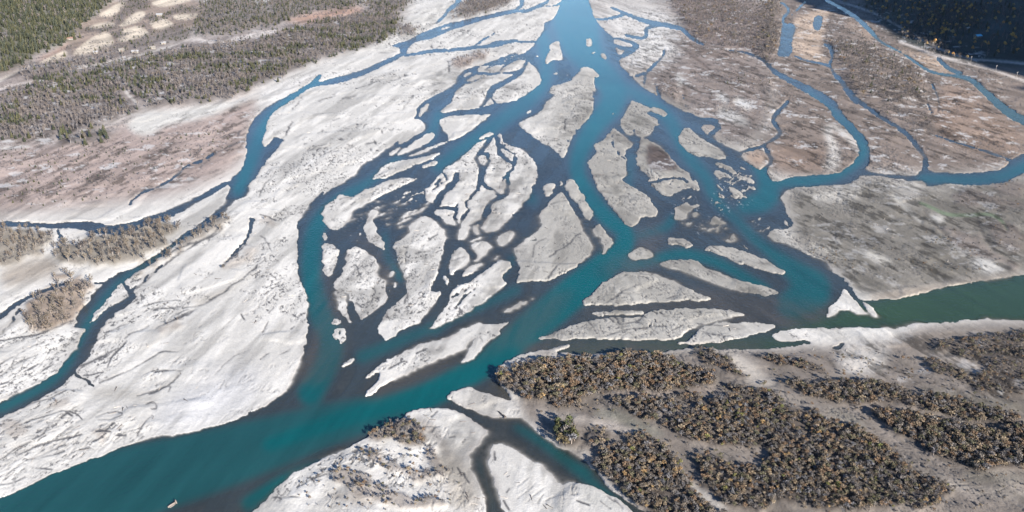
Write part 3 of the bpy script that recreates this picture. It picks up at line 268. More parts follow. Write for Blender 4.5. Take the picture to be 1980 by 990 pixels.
# dry scour channels and debris lines on the bars
SCOUR = """E 1290,330,2 1200,400,2.5 1090,460,2.5 960,540,3 880,610,3 790,680,3;E 1500,545,3 1420,620,3 1340,680,3 1240,750,3 1140,790,2.5 1060,800,2;E 820,790,1.5 900,770,2 1000,750,2 1050,760,1.5;E 860,800,1.5 940,800,2 1050,790,1.5
E 900,920,2 960,885,2.5 1050,850,2 1120,810,1.5;E 720,980,3 780,940,3 860,900,2;E 1010,840,2 1090,810,1.5;E 980,490,1.5 1080,440,2 1200,410,2 1300,340,1.5;E 1280,560,3 1350,500,3 1430,430,2.5;E 560,990,1.5 640,930,2 720,890,1.5
E 0,990,2 120,965,3 240,950,3 330,910,2.5 420,880,2;E 1130,800,2 1100,840,2 1010,870,2;E 1400,830,2 1420,870,2
I 580,240,2 680,200,2.5 770,165,2;I 760,165,2 830,130,2 900,80,2.5 960,60,2 1030,65,1.5;I 870,310,2 940,280,3 990,250,3 1050,195,2;I 800,320,2.5 880,300,3 960,265,3 1000,260,2 980,300,1.5
I 620,150,2 650,90,3 700,50,3 730,0,2.5;I 460,140,3 540,110,2.5 620,80,2 690,40,2;I 480,200,2 540,190,2 600,180,2;I 0,210,1.5 60,150,2 140,110,2 220,80,1.5;I 60,150,2 100,80,2 180,40,2 260,10,1.5;I 0,130,1.5 80,90,1.5 150,60,1.5;I 250,170,2 310,130,1.5;I 0,250,2 60,235,2;I 180,250,1.5 260,220,1.5
I 790,550,1.5 830,480,2 880,430,1.5;I 850,370,3 900,350,3.5 920,390,2 880,400,2;I 120,390,2 200,360,2 300,330,2 380,290,2.5;I 190,580,2 260,540,2 290,490,1.5;I 90,670,1.5 200,610,2 300,580,2 420,560,2 480,540,2;I 0,690,1.5 100,620,2 180,590,1.5;I 150,470,1.5 260,440,2 360,410,2 440,420,2.5 480,460,2
I 560,440,1.5 620,415,1.5 700,415,1.5 720,440,1.5 640,460,1.5 570,460,1.5;I 680,550,2 730,545,2;I 560,525,3 640,530,2.5;I 220,740,2 300,740,2;I 0,830,2 80,820,2.5 140,790,2;I 1250,200,1 1330,110,1.5 1420,60,1;I 540,590,2 600,560,2;I 380,420,3 420,440,3
I 900,180,2 960,170,2.5 1050,180,2;I 30,790,1.5 130,700,1.5 260,650,1.5 380,600,1.5;I 160,690,1.5 260,670,1.5 380,640,1.5
F 0,150,1.5 40,80,1.5 90,30,1;F 10,260,2.5 60,280,2.5 110,290,2;F 10,380,2 60,420,1.5 80,470,1.5;F 160,700,2 185,690,2;F 200,840,2 215,850,2;F 210,910,2 185,925,2;F 60,830,1 90,800,1.5;F 20,940,1 60,880,1.5;F 70,600,1.5 100,620,1.5;F 10,540,1.5 40,510,1.5;F 90,745,2 110,750,2;F 30,720,1.5 60,700,1.5
f 380,300,1.5 440,230,2 510,140,1.5;f 385,430,2.5 360,500,2.5 330,560,2.5 260,650,2;f 700,190,1 830,150,1.5 900,110,1;f 590,760,1 660,720,1.5 780,700,1;f 1130,460,3 1150,475,2;f 1040,590,2 1070,570,2;f 950,640,3 980,640,2;f 1030,700,1.5 1070,690,2 1060,720,1.5;f 1430,530,2 1440,560,2;f 1340,650,2.5 1360,690,2;f 820,880,2 850,885,2;f 520,680,1.5 570,670,1.5;f 690,560,1 740,530,1.5;f 860,420,1 930,390,1.5;f 400,990,1 460,930,1.5;f 1210,480,1.5 1240,460,1.5;f 1300,730,3 1310,760,2;f 620,800,1.5 650,790,1.5 640,830,1.5
B 920,520,1 1000,500,1.5 1080,480,1;B 830,640,1 900,560,1.5;B 760,470,1 860,440,1.5;B 480,580,1.5 560,560,1;B 300,870,1 400,860,1.5;B 620,840,1.5 680,820,1.5;B 1100,360,2 1100,420,2;B 700,310,1 800,300,1;B 560,520,1 700,470,1.5;A 1120,920,2 1160,870,2.5 1150,840,2;A 1160,980,2 1210,920,3 1280,880,2.5 1380,830,3;A 1380,790,3 1400,760,3;A 1040,990,2.5 1120,960,2
F 570,550,1.5 590,600,1.5 590,660,1.5;F 560,770,3 600,790,3;F 840,770,2 870,710,2;F 850,540,1.5 860,440,2;F 540,200,3 560,180,3;F 470,170,2 540,150,2;F 910,480,2 1000,470,1;F 440,500,2 430,520,2;F 880,300,2 920,280,1.5;F 1200,500,1 1000,560,1;F 980,410,2 1040,370,2
G 190,500,2 270,450,2 330,390,2 370,360,1.5;G 90,500,1.5 100,420,2 170,390,1.5;G 180,620,2.5 230,560,2 290,500,1.5;G 200,200,1 290,170,1.5;G 480,790,1 560,740,1.5 640,690,1.5 720,660,1;G 860,740,2 920,725,2;G 400,860,2 430,900,1.5;G 480,840,3 520,870,2;G 530,850,2 560,880,2;G 560,840,3 590,890,2;G 620,890,1.5 700,870,2 760,840,1.5;G 520,960,2 620,930,1.5 720,920,1.5 860,900,1.5;G 900,930,1.5 960,900,1.5;G 600,150,2.5 650,150,2;G 1050,890,1.5 1200,900,2 1300,920,1.5;G 1090,950,2 1200,960,1.5
J 430,760,2 340,800,2.5 280,790,2;J 250,840,1.5 330,790,1.5 420,750,2 540,755,1.5 640,780,1.5;J 80,910,1.5 240,905,1.5;J 1150,740,3 1180,780,2.5;J 1190,770,4 1220,820,3;J 1370,640,4 1380,690,3;K 0,920,1 60,860,1.2 100,825,1;K 60,935,1 110,880,1.5 150,850,1;K 120,950,1 150,890,1.2;K 0,840,1 60,800,1;K 170,930,2 220,900,1.5;J 10,100,3 60,75,2;J 130,75,2 190,40,2;J 1000,440,3 1040,410,2;J 1110,570,1.5 1140,560,1.5;J 1180,590,2.5 1200,570,2;J 920,70,3 980,40,1.5;J 750,160,2 850,110,2;J 1440,880,3 1460,850,2;J 1420,930,4 1450,980,4
K 520,900,3 560,930,2.5;K 560,920,3 610,970,2.5;K 340,930,3 420,960,3;K 350,770,3 430,830,3;K 480,930,1.5 540,980,1.5;c 640,900,1 900,860,1.5;j 800,310,2.5 830,290,2;c 1340,860,2 1370,900,2;a 500,530,2.5 520,560,2;a 370,540,2;d 560,400,2.5 550,500,2.5;d 470,680,3 500,700,2.5;d 1260,470,2 1290,500,1.5;d 600,70,2 700,30,2"""

# brown shallows over submerged silt
SILT = ["O 1260,550 1400,560 1520,575 1650,600 1500,645 1300,600","O 1120,590 1400,580 1400,605 1130,612","O 690,760 800,690 960,640 1080,560 1120,560 1050,650 940,690 800,740 720,780","O 560,740 600,660 620,500 650,520 680,690 630,745","O 430,1000 560,930 700,870 760,850 700,900 560,980","O 1000,660 1180,660 1480,660 1480,680 1000,690","O 900,740 1000,790 1040,830 960,810 880,780","O 930,830 960,990 920,990","O 960,720 1000,800 940,770","O 1230,440 1290,410 1280,490 1230,510","O 1200,480 1300,510 1200,540 1140,530","O 660,440 760,470 760,600 740,560 700,480"]
# ------------------------------------------------------------------ camera model (survey photo -> valley floor)
CAM_H, PITCH, FOC = 270.0, math.radians(23.5), 1715.0
CS, SN = math.cos(PITCH), math.sin(PITCH)
def ground(u, v):
    """point of the valley floor (z = 0) seen at photo position u, v"""
    a = (np.asarray(u, float)-990)/FOC; b = (495-np.asarray(v, float))/FOC
    t = CAM_H/np.maximum(SN-b*CS, 1e-3)
    return a*t, (CS+b*SN)*t
def project(x, y, z):
    dz = z-CAM_H; f = y*CS-dz*SN; up = y*SN+dz*CS
    f = np.maximum(f, 1.0)
    return 990+FOC*x/f, 495-FOC*up/f, f

# ------------------------------------------------------------------ canvas for mapping the valley floor
X0, Y0, CW, CH = -300, -60, 2580, 1250
def smooth_poly(p, closed=True, it=2, r=.22):
    p = np.array(p, float)
    for _ in range(it):
        q = np.roll(p, -1, 0) if closed else p[1:]
        s = p if closed else p[:-1]
        n = np.empty((2*len(s), p.shape[1])); n[0::2] = s*(1-r)+q*r; n[1::2] = s*r+q*(1-r)
        p = n if closed else np.vstack([p[:1], n, p[-1:]])
    return p
def poly_mask(p):
    m = np.zeros((CH, CW), bool); p = p[:, :2]-[X0, Y0]; q = np.roll(p, -1, 0)
    for y in range(int(max(0, p[:, 1].min())), int(min(CH-1, p[:, 1].max()+1))+1):
        c = (p[:, 1] <= y+.5) != (q[:, 1] <= y+.5)
        if not c.any(): continue
        a, b = p[c], q[c]
        xs = np.sort(a[:, 0]+(y+.5-a[:, 1])*(b[:, 0]-a[:, 0])/(b[:, 1]-a[:, 1]))
        for k in range(0, len(xs)-1, 2):
            s, e = int(np.clip(math.ceil(xs[k]-.5), 0, CW)), int(np.clip(math.ceil(xs[k+1]-.5), 0, CW)); m[y, s:e] = True
    return m
def line_mask(pts):
    m = np.zeros((CH, CW), bool)
    for (xa, ya, wa), (xb, yb, wb) in zip(pts[:-1], pts[1:]):
        R = max(wa, wb)/2+2
        x0, x1 = int(max(0, min(xa, xb)-R-X0)), int(min(CW, max(xa, xb)+R-X0+1))
        y0, y1 = int(max(0, min(ya, yb)-R-Y0)), int(min(CH, max(ya, yb)+R-Y0+1))
        if x1 <= x0 or y1 <= y0: continue
        gx, gy = np.meshgrid(np.arange(x0, x1)+.5+X0, np.arange(y0, y1)+.5+Y0)
        dx, dy = xb-xa, yb-ya; t = np.clip(((gx-xa)*dx+(gy-ya)*dy)/(dx*dx+dy*dy+1e-9), 0, 1)
        m[y0:y1, x0:x1] |= np.hypot(gx-xa-t*dx, gy-ya-t*dy) <= (wa+t*(wb-wa))/2
    return m
def PM(s): return poly_mask(smooth_poly(P(s)))
def LM(s): return line_mask(smooth_poly(P(s), False, 2, .25))
def blur(a, r, it=2):
    a = a.astype(np.float32)
    for _ in range(it):
        for ax in (0, 1):
            n = a.shape[ax]; pad = [(0, 0)]*a.ndim; pad[ax] = (r+1, r)
            c = np.cumsum(np.pad(a, pad, mode='edge'), axis=ax, dtype=np.float64)
            a = ((np.take(c, range(2*r+1, 2*r+1+n), ax)-np.take(c, range(0, n), ax))/(2*r+1)).astype(np.float32)
    return a
def sample(img, u, v):
    x = np.clip(u-X0-.5, 0, CW-1.001); y = np.clip(v-Y0-.5, 0, CH-1.001)
    i, j = x.astype(np.int32), y.astype(np.int32); fx, fy = (x-i), (y-j)
    if img.ndim == 3: fx, fy = fx[..., None], fy[..., None]
    return img[j, i]*(1-fx)*(1-fy)+img[j, i+1]*fx*(1-fy)+img[j+1, i]*(1-fx)*fy+img[j+1, i+1]*fx*fy
_perm = rng.permutation(4096).astype(np.int32); _val = (rng.random(4096)*2-1).astype(np.float32)
def vnoise(x, y, z=None):
    if z is None: z = np.zeros_like(x)
    xi, yi, zi = [np.floor(q).astype(np.int64) for q in (x, y, z)]
    fx, fy, fz = [(q-qi).astype(np.float32) for q, qi in ((x, xi), (y, yi), (z, zi))]
    fx, fy, fz = [q*q*(3-2*q) for q in (fx, fy, fz)]
    def h(a, b, c): return _val[_perm[(_perm[(_perm[a & 4095]+b) & 4095]+c) & 4095]]
    r = 0
    for a, wa in ((0, 1-fx), (1, fx)):
        for b, wb in ((0, 1-fy), (1, fy)):
            r = r+wa*wb*(h(xi+a, yi+b, zi)*(1-fz)+h(xi+a, yi+b, zi+1)*fz)
    return r
def fbm(x, y, z=None, o=4, g=.5):
    r, a, s, t = 0, 1., 1., 0
    for k in range(o):
        r = r+a*vnoise(x*s+17.3*k, y*s-9.1*k, None if z is None else z*s); t += a; a *= g; s *= 2.03
    return r/t*1.6
def sstep(a, b, x):
    t = np.clip((x-a)/(b-a), 0, 1); return t*t*(3-2*t)

# water / land
water = np.zeros((CH, CW), bool)
for op, s in NET:
    if op == 'W': water |= PM(s)
    elif op == 'L': water &= ~PM(s)
    else: water |= LM(s)
cu, cv = np.meshgrid(np.arange(CW)+X0+.5, np.arange(CH)+Y0+.5)
gx, gy = ground(cu, cv)
gx = gx.astype(np.float32); gy = gy.astype(np.float32)
wk = np.clip((cv+150)/800, .15, 1)
wob = (np.clip(np.round(np.arange(CH)[:, None]+wk*(1.9*fbm(gx/8, gy/8, o=2)+1.3*fbm(gx/2.6+5, gy/2.6, o=2))), 0, CH-1).astype(np.int32),
       np.clip(np.round(np.arange(CW)[None]+wk*(3.4*fbm(gx/8+40, gy/8, o=2)+2.*fbm(gx/2.6+25, gy/2.6, o=2))), 0, CW-1).astype(np.int32))
land_c = 1-blur(water[wob], 1, 2)
# loose riffle shoals: thin slivers of gravel breaking the shallow water
flow = gx*.55+gy*.83; acr = gx*.83-gy*.55
rif = blur(sum(PM(s).astype(np.float32) for s in RIFFLE).clip(0, 1), 5)
rn = fbm(flow/11, acr/3.2, o=3)
land_c = np.maximum(land_c, np.where(water, sstep(.34, .62, rn)*rif*.75, 0))
# thread-like rivulets left on the bars by falling water
rvm = blur(sum(PM(s).astype(np.float32) for s in RIVULETS).clip(0, 1), 6)
n1 = fbm((gx*.2+gy*.98)/34, (gx*.98-gy*.2)/12, o=4, g=.55); n2 = fbm(gx/40+11, gy/40, o=2)
land_c = land_c-rvm*.85*np.exp(-(n1/.026)**2)*sstep(-.15, .3, n2)*(land_c > .5)
# ragged banks
land_c = land_c+(.24*fbm(gx/4, gy/4, o=4, g=.75)+.16*fbm(gx/13, gy/13, o=2))*np.exp(-((land_c-.5)/.3)**2)
land_b = land_c > .5
# distance to the waterline in metres (jump flooding on a half-size grid)
def dist_to(mask):
    m = mask[::2, ::2]; h, w = m.shape; wx, wy = gx[::2, ::2], gy[::2, ::2]
    ii, jj = np.meshgrid(np.arange(h, dtype=np.int32), np.arange(w, dtype=np.int32), indexing='ij')
    si = np.where(m, ii, -1); sj = np.where(m, jj, -1)
    d = np.where(m, 0, 1e9).astype(np.float32)
    step = 128
    while step >= 1:
        for dy in (-step, 0, step):
            for dx in (-step, 0, step):
                if dx == dy == 0: continue
                ys, yd = (slice(max(0, dy), h+min(0, dy)), slice(max(0, -dy), h+min(0, -dy)))
                xs, xd = (slice(max(0, dx), w+min(0, dx)), slice(max(0, -dx), w+min(0, -dx)))
                a, b = si[ys, xs], sj[ys, xs]; ok = a >= 0
                dd = np.where(ok, np.hypot(wx[a, b]-wx[yd, xd], wy[a, b]-wy[yd, xd]), 1e9)
                better = dd < d[yd, xd]
                d[yd, xd] = np.where(better, dd, d[yd, xd]); si[yd, xd] = np.where(better, a, si[yd, xd]); sj[yd, xd] = np.where(better, b, sj[yd, xd])
        step //= 2
    return np.repeat(np.repeat(np.minimum(d, 400), 2, 0), 2, 1)[:CH, :CW]
d_land = blur(dist_to(~land_b), 1); d_wat = blur(dist_to(land_b), 1)

# ------------------------------------------------------------------ ground colours (albedo) by zone
def lin(c):
    c = np.array(c, np.float32)/255; return np.where(c <= .04045, c/12.92, ((c+.055)/1.055)**2.4)
KA = .60
col = np.empty((CH, CW, 3), np.float32); col[:] = lin((224, 220, 213))*KA
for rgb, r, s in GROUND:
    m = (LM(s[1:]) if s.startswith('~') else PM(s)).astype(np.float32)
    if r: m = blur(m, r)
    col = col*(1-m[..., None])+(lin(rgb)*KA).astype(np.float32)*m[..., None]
floor_m = np.zeros((CH, CW), np.float32)
wj = np.clip(np.round(np.arange(CH)[:, None]+7*fbm(gx/9+70, gy/9, o=3)), 0, CH-1).astype(np.int32); wi = np.clip(np.round(np.arange(CW)[None]+13*fbm(gx/9, gy/9+70, o=3)), 0, CW-1).astype(np.int32)
zone_masks = []
for z in ZONES:
    m = np.zeros((CH, CW), bool)
    for s in z['poly']: m |= PM(s)
    m = m[wj, wi]
    zone_masks.append(m)
    if z.get('floor'):
        b = blur(m, 3)*z.get('fk', .85); col = col*(1-b[..., None])+(lin(z['floor'])*KA).astype(np.float32)*b[..., None]
    floor_m = np.maximum(floor_m, m*z.get('rough', 1.))
floor_m = blur(floor_m, 3)
teal = np.zeros((CH, CW), np.float32)
for s, k in THALWEG: teal = np.maximum(teal, blur(LM(s), 4)*k)
teal = blur(teal, 7)
olive = blur(sum(PM(s).astype(np.float32) for s in OLIVE).clip(0, 1), 14)
road_m = blur(sum(LM(s[1:]).astype(np.float32) for _, _, s in GROUND if s.startswith('~')).clip(0, 1), 2)

# ------------------------------------------------------------------ terrain
def hills(x, y):
    """gentle rise of the valley sides: forested slope far left, terraces far right"""
    L = np.clip((-x-640-.2*(y-1200))/500, 0, 4); R = np.clip((x-705+.02*(y-1500))/300, 0, 4)
    return 55*L*L/(L+.35)*sstep(900, 1300, y)+(22*R*R/(R+.3))*sstep(900, 1200, y)
us = np.arange(X0, X0+CW+.1, 1.62); vs = np.arange(Y0+.5, Y0+CH, 1.55)
far = np.array([-235, -225, -214, -202, -190, -178, -166, -154, -142, -130, -118, -108, -98, -90, -83, -77, -72, -68, -65, -62.5])
near = np.array([1200, 1220, 1250, 1290, 1350, 1450, 1600])
vs = np.concatenate([far, vs, near]); nu, nv = len(us), len(vs)
gu, gv = np.meshgrid(us, vs)
x, y = ground(gu, gv); hz = hills(x, y)
pu, pv, depthf = project(x, y, hz)
c = sample(land_c, gu, gv); dl = sample(d_land, gu, gv); dw = sample(d_wat, gu, gv)
tl = sample(teal, gu, gv); ol = sample(olive, gu, gv); fm = sample(floor_m, pu, pv)
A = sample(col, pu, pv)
grey0 = sample(blur(sum(PM(s).astype(np.float32) for s in MOTTLE).clip(0, 1), 8), pu, pv)
n_bank = fbm(x/45, y/45, o=3); n_str = fbm(x/50, y/50, dl/5.5, o=4, g=.6); n_str2 = fbm(x/16+7, y/16, dl/2.6, o=3)
n_mid = fbm(x/14, y/14, o=4); n_fine = fbm(x/2.2, y/2.2, o=3, g=.7); n_big = fbm(x/90, y/90, o=3)
wr = sstep(-20, 160, x)
def flow_noise(a, b2, o, g=.6, w=.15):
    l = fbm((x*.2+y*.98)/a, (x*.98-y*.2)/b2+w*n_big, o=o, g=g); r = fbm((-x*.34+y*.94)/a+50, (x*.94+y*.34)/b2+w*n_big, o=o, g=g)
    return l*(1-wr)+r*wr
n_flow = flow_noise(60, 8, 5)
n_deb = flow_noise(3.6, 1.7, 3, .65, .6)
scour = sample(blur(sum(LM(s).astype(np.float32) for s in SCOUR.replace('\n', ';').split(';') if len(s.split()) > 2).clip(0, 1), 1, 1), gu+2.2*fbm(x/9, y/9+40, o=2), gv+1.6*fbm(x/9+40, y/9, o=2))*(c > .5)
cracks = np.maximum(np.exp(-(n_flow/.04)**2), np.exp(-(flow_noise(32, 9, 4, .55, .5)/.03)**2))*sstep(-.05, .4, n_mid+.3*n_big)*sstep(.5, 2.5, dl)
debris = sstep(.44, .58, n_deb)*sstep(.12, .55, n_big+.7*n_mid)*sstep(.3, 1.5, dl)
cracks2 = np.exp(-(n_str2/.05)**2)*sstep(.0, .45, n_big+.6*n_mid)*sstep(1.5, 5, dl)
cut = np.clip(sstep(.12, .4, n_bank)+.8*fm, 0, 1)
bank = .05+.55*cut+.7*fm
isl = np.clip((c-.5)*2, 0, 1)
z_land = bank*sstep(0, 1, isl)+.9*(1-np.exp(-dl/40))+sstep(.2, 2.5, dl)*(.10*n_str+.09*n_mid+.07*n_fine+.09*n_flow+.3*fm*n_mid+.2*grey0*n_mid)-.3*cracks-.3*cracks2-.25*debris-.3*scour
z_land = np.maximum(z_land, .05*isl+.02)
slope = .07+.55*sstep(-.3, .35, fbm(x/45+31, y/45, o=2))**1.5+.35*cut+.15*tl
dmax = .36+.40*sstep(-.3, .6, n_flow)+2.2*tl+1.6*ol
wdep = dmax*(1-np.exp(-slope*dw/dmax*1.6))
z_wat = -wdep-.02-np.clip((.5-c)*2, 0, 1)*.06
z = np.where(c > .5, z_land, z_wat)+hz
# colour detail
n_fl2 = flow_noise(90, 15, 4, .6, .3)
streak = (1+.05*n_str+.20*sstep(-.4, .5, n_flow)-.1)*(1-.26*sstep(.05, .5, n_fl2))
m2 = 1+.04*n_mid+.05*n_fine+.05*n_big
veg = sample(blur(sum(zm.astype(np.float32) for zm in zone_masks).clip(0, 1), 2), pu, pv)
grey = sample(blur(sum(PM(s).astype(np.float32) for s in MOTTLE).clip(0, 1), 8), pu, pv)
A = A*(streak*m2)[..., None]
dark = np.clip(.42*cracks+.5*cracks2+.85*debris+np.clip(1.35*scour, 0, 1)*np.clip(.85+.5*n_mid+.4*n_fine, .2, 1), 0, .92)*(1-.15*grey)
A = A*(1-dark[..., None])+np.array([.06, .06, .064])*dark[..., None]
# mottled flats: frosted pale patches and dark low scrub
mot = .55*fbm(x/9-3, y/13, o=4, g=.7)+.75*flow_noise(26, 6, 4, .7); fro = sstep(.30, .66, fbm(x/16, y/16+5, o=5, g=.72))*grey
A = A*(1-.6*(grey*sstep(.0, .55, mot))[..., None])
fro = fro*(1-.55*sstep(-40, 60, x-90)*(y < 780))
A = A*(1-.55*fro[..., None])+np.array([.47, .465, .46])*.55*fro[..., None]
dmp = sample(blur(sum(PM(s).astype(np.float32) for s in DAMP).clip(0, 1), 10), pu, pv)*sstep(.0, .5, .6*fbm(x/24+60, y/24, o=4, g=.6)+.5*n_flow)
A = A*(1-.38*dmp)[..., None]
# damp margin and wet bed
damp = np.where(c > .5, (1-sstep(.0, 3.5, dl+.8*n_mid))*.5*sstep(-.3, .4, fbm(x/25+3, y/25, o=2)), 0)
A = A*(1-damp[..., None])+np.array([.22, .2, .185])*damp[..., None]
bed = np.array([.15, .135, .12])*(1+.35*n_fine+.35*n_mid+.3*n_flow)[..., None]
wetk = np.where(c > .5, 0, .25+.75*sstep(0, .28, wdep))
A = np.clip(A*(1-wetk[..., None])+bed*wetk[..., None], .01, .75)
roadk = sample(road_m, pu, pv)
z = z*(1-.6*roadk*(hz < 5)*(c > .6))+.25*roadk*(c > .6)*(hz < 5)

def grid_faces():
    i = np.arange(nv*nu).reshape(nv, nu)
    return np.stack([i[:-1, :-1], i[1:, :-1], i[1:, 1:], i[:-1, 1:]], -1).reshape(-1, 4)
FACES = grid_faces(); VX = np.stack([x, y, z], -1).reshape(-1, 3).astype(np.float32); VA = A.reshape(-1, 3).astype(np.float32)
def mesh_from(name, verts, faces, mats, attrs=None, smooth=True, mat_idx=None, tri=False):
    me = bpy.data.meshes.new(name); k = faces.shape[1]
    me.vertices.add(len(verts)); me.vertices.foreach_set('co', np.ascontiguousarray(verts, np.float32).ravel())
    me.loops.add(faces.size); me.loops.foreach_set('vertex_index', np.ascontiguousarray(faces, np.int32).ravel())
    me.polygons.add(len(faces)); me.polygons.foreach_set('loop_start', np.arange(0, faces.size, k, dtype=np.int32))
    me.polygons.foreach_set('use_smooth', np.full(len(faces), smooth))
    for m in mats: me.materials.append(m)
    if mat_idx is not None: me.polygons.foreach_set('material_index', np.ascontiguousarray(mat_idx, np.int32))
    for an, av in (attrs or {}).items():
        at = me.attributes.new(an, 'FLOAT_COLOR', 'POINT'); v = np.ones((len(verts), 4), np.float32); v[:, :3] = av; at.data.foreach_set('color', v.ravel())
    me.update(); me.validate(); return me
def subset(name, fidx, mats, V, attrs):
    f = FACES[fidx]; used, inv = np.unique(f, return_inverse=True)
    return mesh_from(name, V[used], inv.reshape(-1, 4), mats, {k: a[used] for k, a in attrs.items()})
def link(name, me, parent=None, loc=None, rot=None, scale=None, **props):
    o = bpy.data.objects.new(name, me); COL.objects.link(o)
    if parent: o.parent = parent
    if loc is not None: o.location = loc
    if rot is not None: o.rotation_euler = rot
    if scale is not None: o.scale = scale
    for k, v in props.items():
        if v: o[k] = v
    return o

# ------------------------------------------------------------------ materials
def mat(name):
    m = bpy.data.materials.new(name); m.use_nodes = True; nt = m.node_tree
    return m, nt, nt.nodes['Principled BSDF']
def N(nt, t, **kw):
    n = nt.nodes.new(t)
    for k, v in kw.items():
        if k in n.inputs: n.inputs[k].default_value = v
        else: setattr(n, k, v)
    return n
def ground_mat():
    m, nt, b = mat('silt_and_gravel'); L = nt.links
    at = N(nt, 'ShaderNodeAttribute', attribute_name='Col'); ge = N(nt, 'ShaderNodeNewGeometry')
    n1 = N(nt, 'ShaderNodeTexNoise', Scale=1.1, Detail=5, Roughness=.65); L.new(ge.outputs['Position'], n1.inputs['Vector'])
    mr = N(nt, 'ShaderNodeMapRange'); mr.inputs[1].default_value = .3; mr.inputs[2].default_value = .7; mr.inputs[3].default_value = .86; mr.inputs[4].default_value = 1.12
    L.new(n1.outputs['Fac'], mr.inputs[0])
    mx = N(nt, 'ShaderNodeVectorMath', operation='SCALE'); L.new(at.outputs['Color'], mx.inputs[0]); L.new(mr.outputs[0], mx.inputs['Scale'])
    L.new(mx.outputs[0], b.inputs['Base Color']); b.inputs['Roughness'].default_value = .95; b.inputs['Specular IOR Level'].default_value = .15
    bp = N(nt, 'ShaderNodeBump', Strength=.35, Distance=.5); L.new(n1.outputs['Fac'], bp.inputs['Height']); L.new(bp.outputs[0], b.inputs['Normal'])
    return m
def water_mat():
    m, nt, b = mat('glacial_water'); L = nt.links
    at = N(nt, 'ShaderNodeAttribute', attribute_name='Col'); al = N(nt, 'ShaderNodeAttribute', attribute_name='Dep')
    L.new(at.outputs['Color'], b.inputs['Base Color']); L.new(al.outputs['Fac'], b.inputs['Alpha'])
    b.inputs['Roughness'].default_value = .12; b.inputs['IOR'].default_value = 1.333; b.inputs['Specular IOR Level'].default_value = .36
    ge = N(nt, 'ShaderNodeNewGeometry'); n1 = N(nt, 'ShaderNodeTexNoise', Scale=.35, Detail=5, Roughness=.6); L.new(ge.outputs['Position'], n1.inputs['Vector'])
    bp = N(nt, 'ShaderNodeBump', Strength=.55, Distance=.6); L.new(n1.outputs['Fac'], bp.inputs['Height']); L.new(bp.outputs[0], b.inputs['Normal'])
    return m
def attr_mat(name, rough=.9):
    m, nt, b = mat(name); at = N(nt, 'ShaderNodeAttribute', attribute_name='Col')
    nt.links.new(at.outputs['Color'], b.inputs['Base Color']); b.inputs['Roughness'].default_value = rough; b.inputs['Specular IOR Level'].default_value = .15
    return m
def ramp_mat(name, cols, rough=.9):
    """colour picked per object, light and dark leaves from the mesh"""
    m, nt, b = mat(name); L = nt.links; oi = N(nt, 'ShaderNodeObjectInfo'); rp = N(nt, 'ShaderNodeValToRGB'); at = N(nt, 'ShaderNodeAttribute', attribute_name='Col')
    rp.color_ramp.interpolation = 'CONSTANT'; n = len(cols)
    while len(rp.color_ramp.elements) < n: rp.color_ramp.elements.new(.5)
    for k, cc in enumerate(cols): rp.color_ramp.elements[k].position = k/n; rp.color_ramp.elements[k].color = (*cc, 1)
    mx = N(nt, 'ShaderNodeVectorMath', operation='MULTIPLY'); L.new(oi.outputs['Random'], rp.inputs[0]); L.new(rp.outputs[0], mx.inputs[0]); L.new(at.outputs['Color'], mx.inputs[1])
    L.new(mx.outputs[0], b.inputs['Base Color']); b.inputs['Roughness'].default_value = rough; b.inputs['Specular IOR Level'].default_value = .15
    return m
def plain(name, c, rough=.7, noise=.25, scale=2., metal=0.):
    m, nt, b = mat(name); L = nt.links; tc = N(nt, 'ShaderNodeTexCoord'); n1 = N(nt, 'ShaderNodeTexNoise', Scale=scale, Detail=4)
    L.new(tc.outputs['Object'], n1.inputs['Vector']); mr = N(nt, 'ShaderNodeMapRange'); mr.inputs[3].default_value = 1-noise; mr.inputs[4].default_value = 1+noise
    L.new(n1.outputs['Fac'], mr.inputs[0]); mx = N(nt, 'ShaderNodeVectorMath', operation='SCALE'); mx.inputs[0].default_value = c; L.new(mr.outputs[0], mx.inputs['Scale'])
    L.new(mx.outputs[0], b.inputs['Base Color']); b.inputs['Roughness'].default_value = rough; b.inputs['Metallic'].default_value = metal
    return m
M_ground, M_water = ground_mat(), water_mat()

# ------------------------------------------------------------------ split the terrain: banks, islands of gravel, river bed
cc_small = land_b[::3, ::3]; lab = np.zeros(cc_small.shape, np.int32); nl = 0; sizes = [0]
from collections import deque
H3, W3 = cc_small.shape
for sy, sx in zip(*np.nonzero(cc_small)):
    if lab[sy, sx]: continue
    nl += 1; lab[sy, sx] = nl; dq = deque([(sy, sx)]); cnt = 0
    while dq:
        a, b2 = dq.popleft(); cnt += 1
        for p, q in ((a-1, b2), (a+1, b2), (a, b2-1), (a, b2+1)):
            if 0 <= p < H3 and 0 <= q < W3 and cc_small[p, q] and not lab[p, q]: lab[p, q] = nl; dq.append((p, q))
    sizes.append(cnt)
sizes = np.array(sizes)
fu = (gu[:-1, :-1]+gu[1:, 1:]).ravel()/2; fv = (gv[:-1, :-1]+gv[1:, 1:]).ravel()/2
c4 = c.ravel()[FACES]; cmin = c4.min(1); cmax = c4.max(1)
li = lab[np.clip(((fv-Y0)/3).astype(int), 0, H3-1), np.clip(((fu-X0)/3).astype(int), 0, W3-1)]
inside = (fv > Y0) & (fv < Y0+CH-3)
wetf = cmax < .5
mainland = set(np.nonzero(sizes > 9000)[0]); bars = [k for k in np.nonzero((sizes > 60) & (sizes <= 9000))[0]]
at = {'Col': VA}
cls = np.full(len(FACES), -1)
cls[wetf] = 0
dry = ~wetf
isbar = dry & np.isin(li, bars); cls[isbar] = li[isbar]+10
small = dry & ~isbar & (li > 0) & ~np.isin(li, list(mainland)) & inside; cls[small] = 1
cls[(cls == -1)] = 2
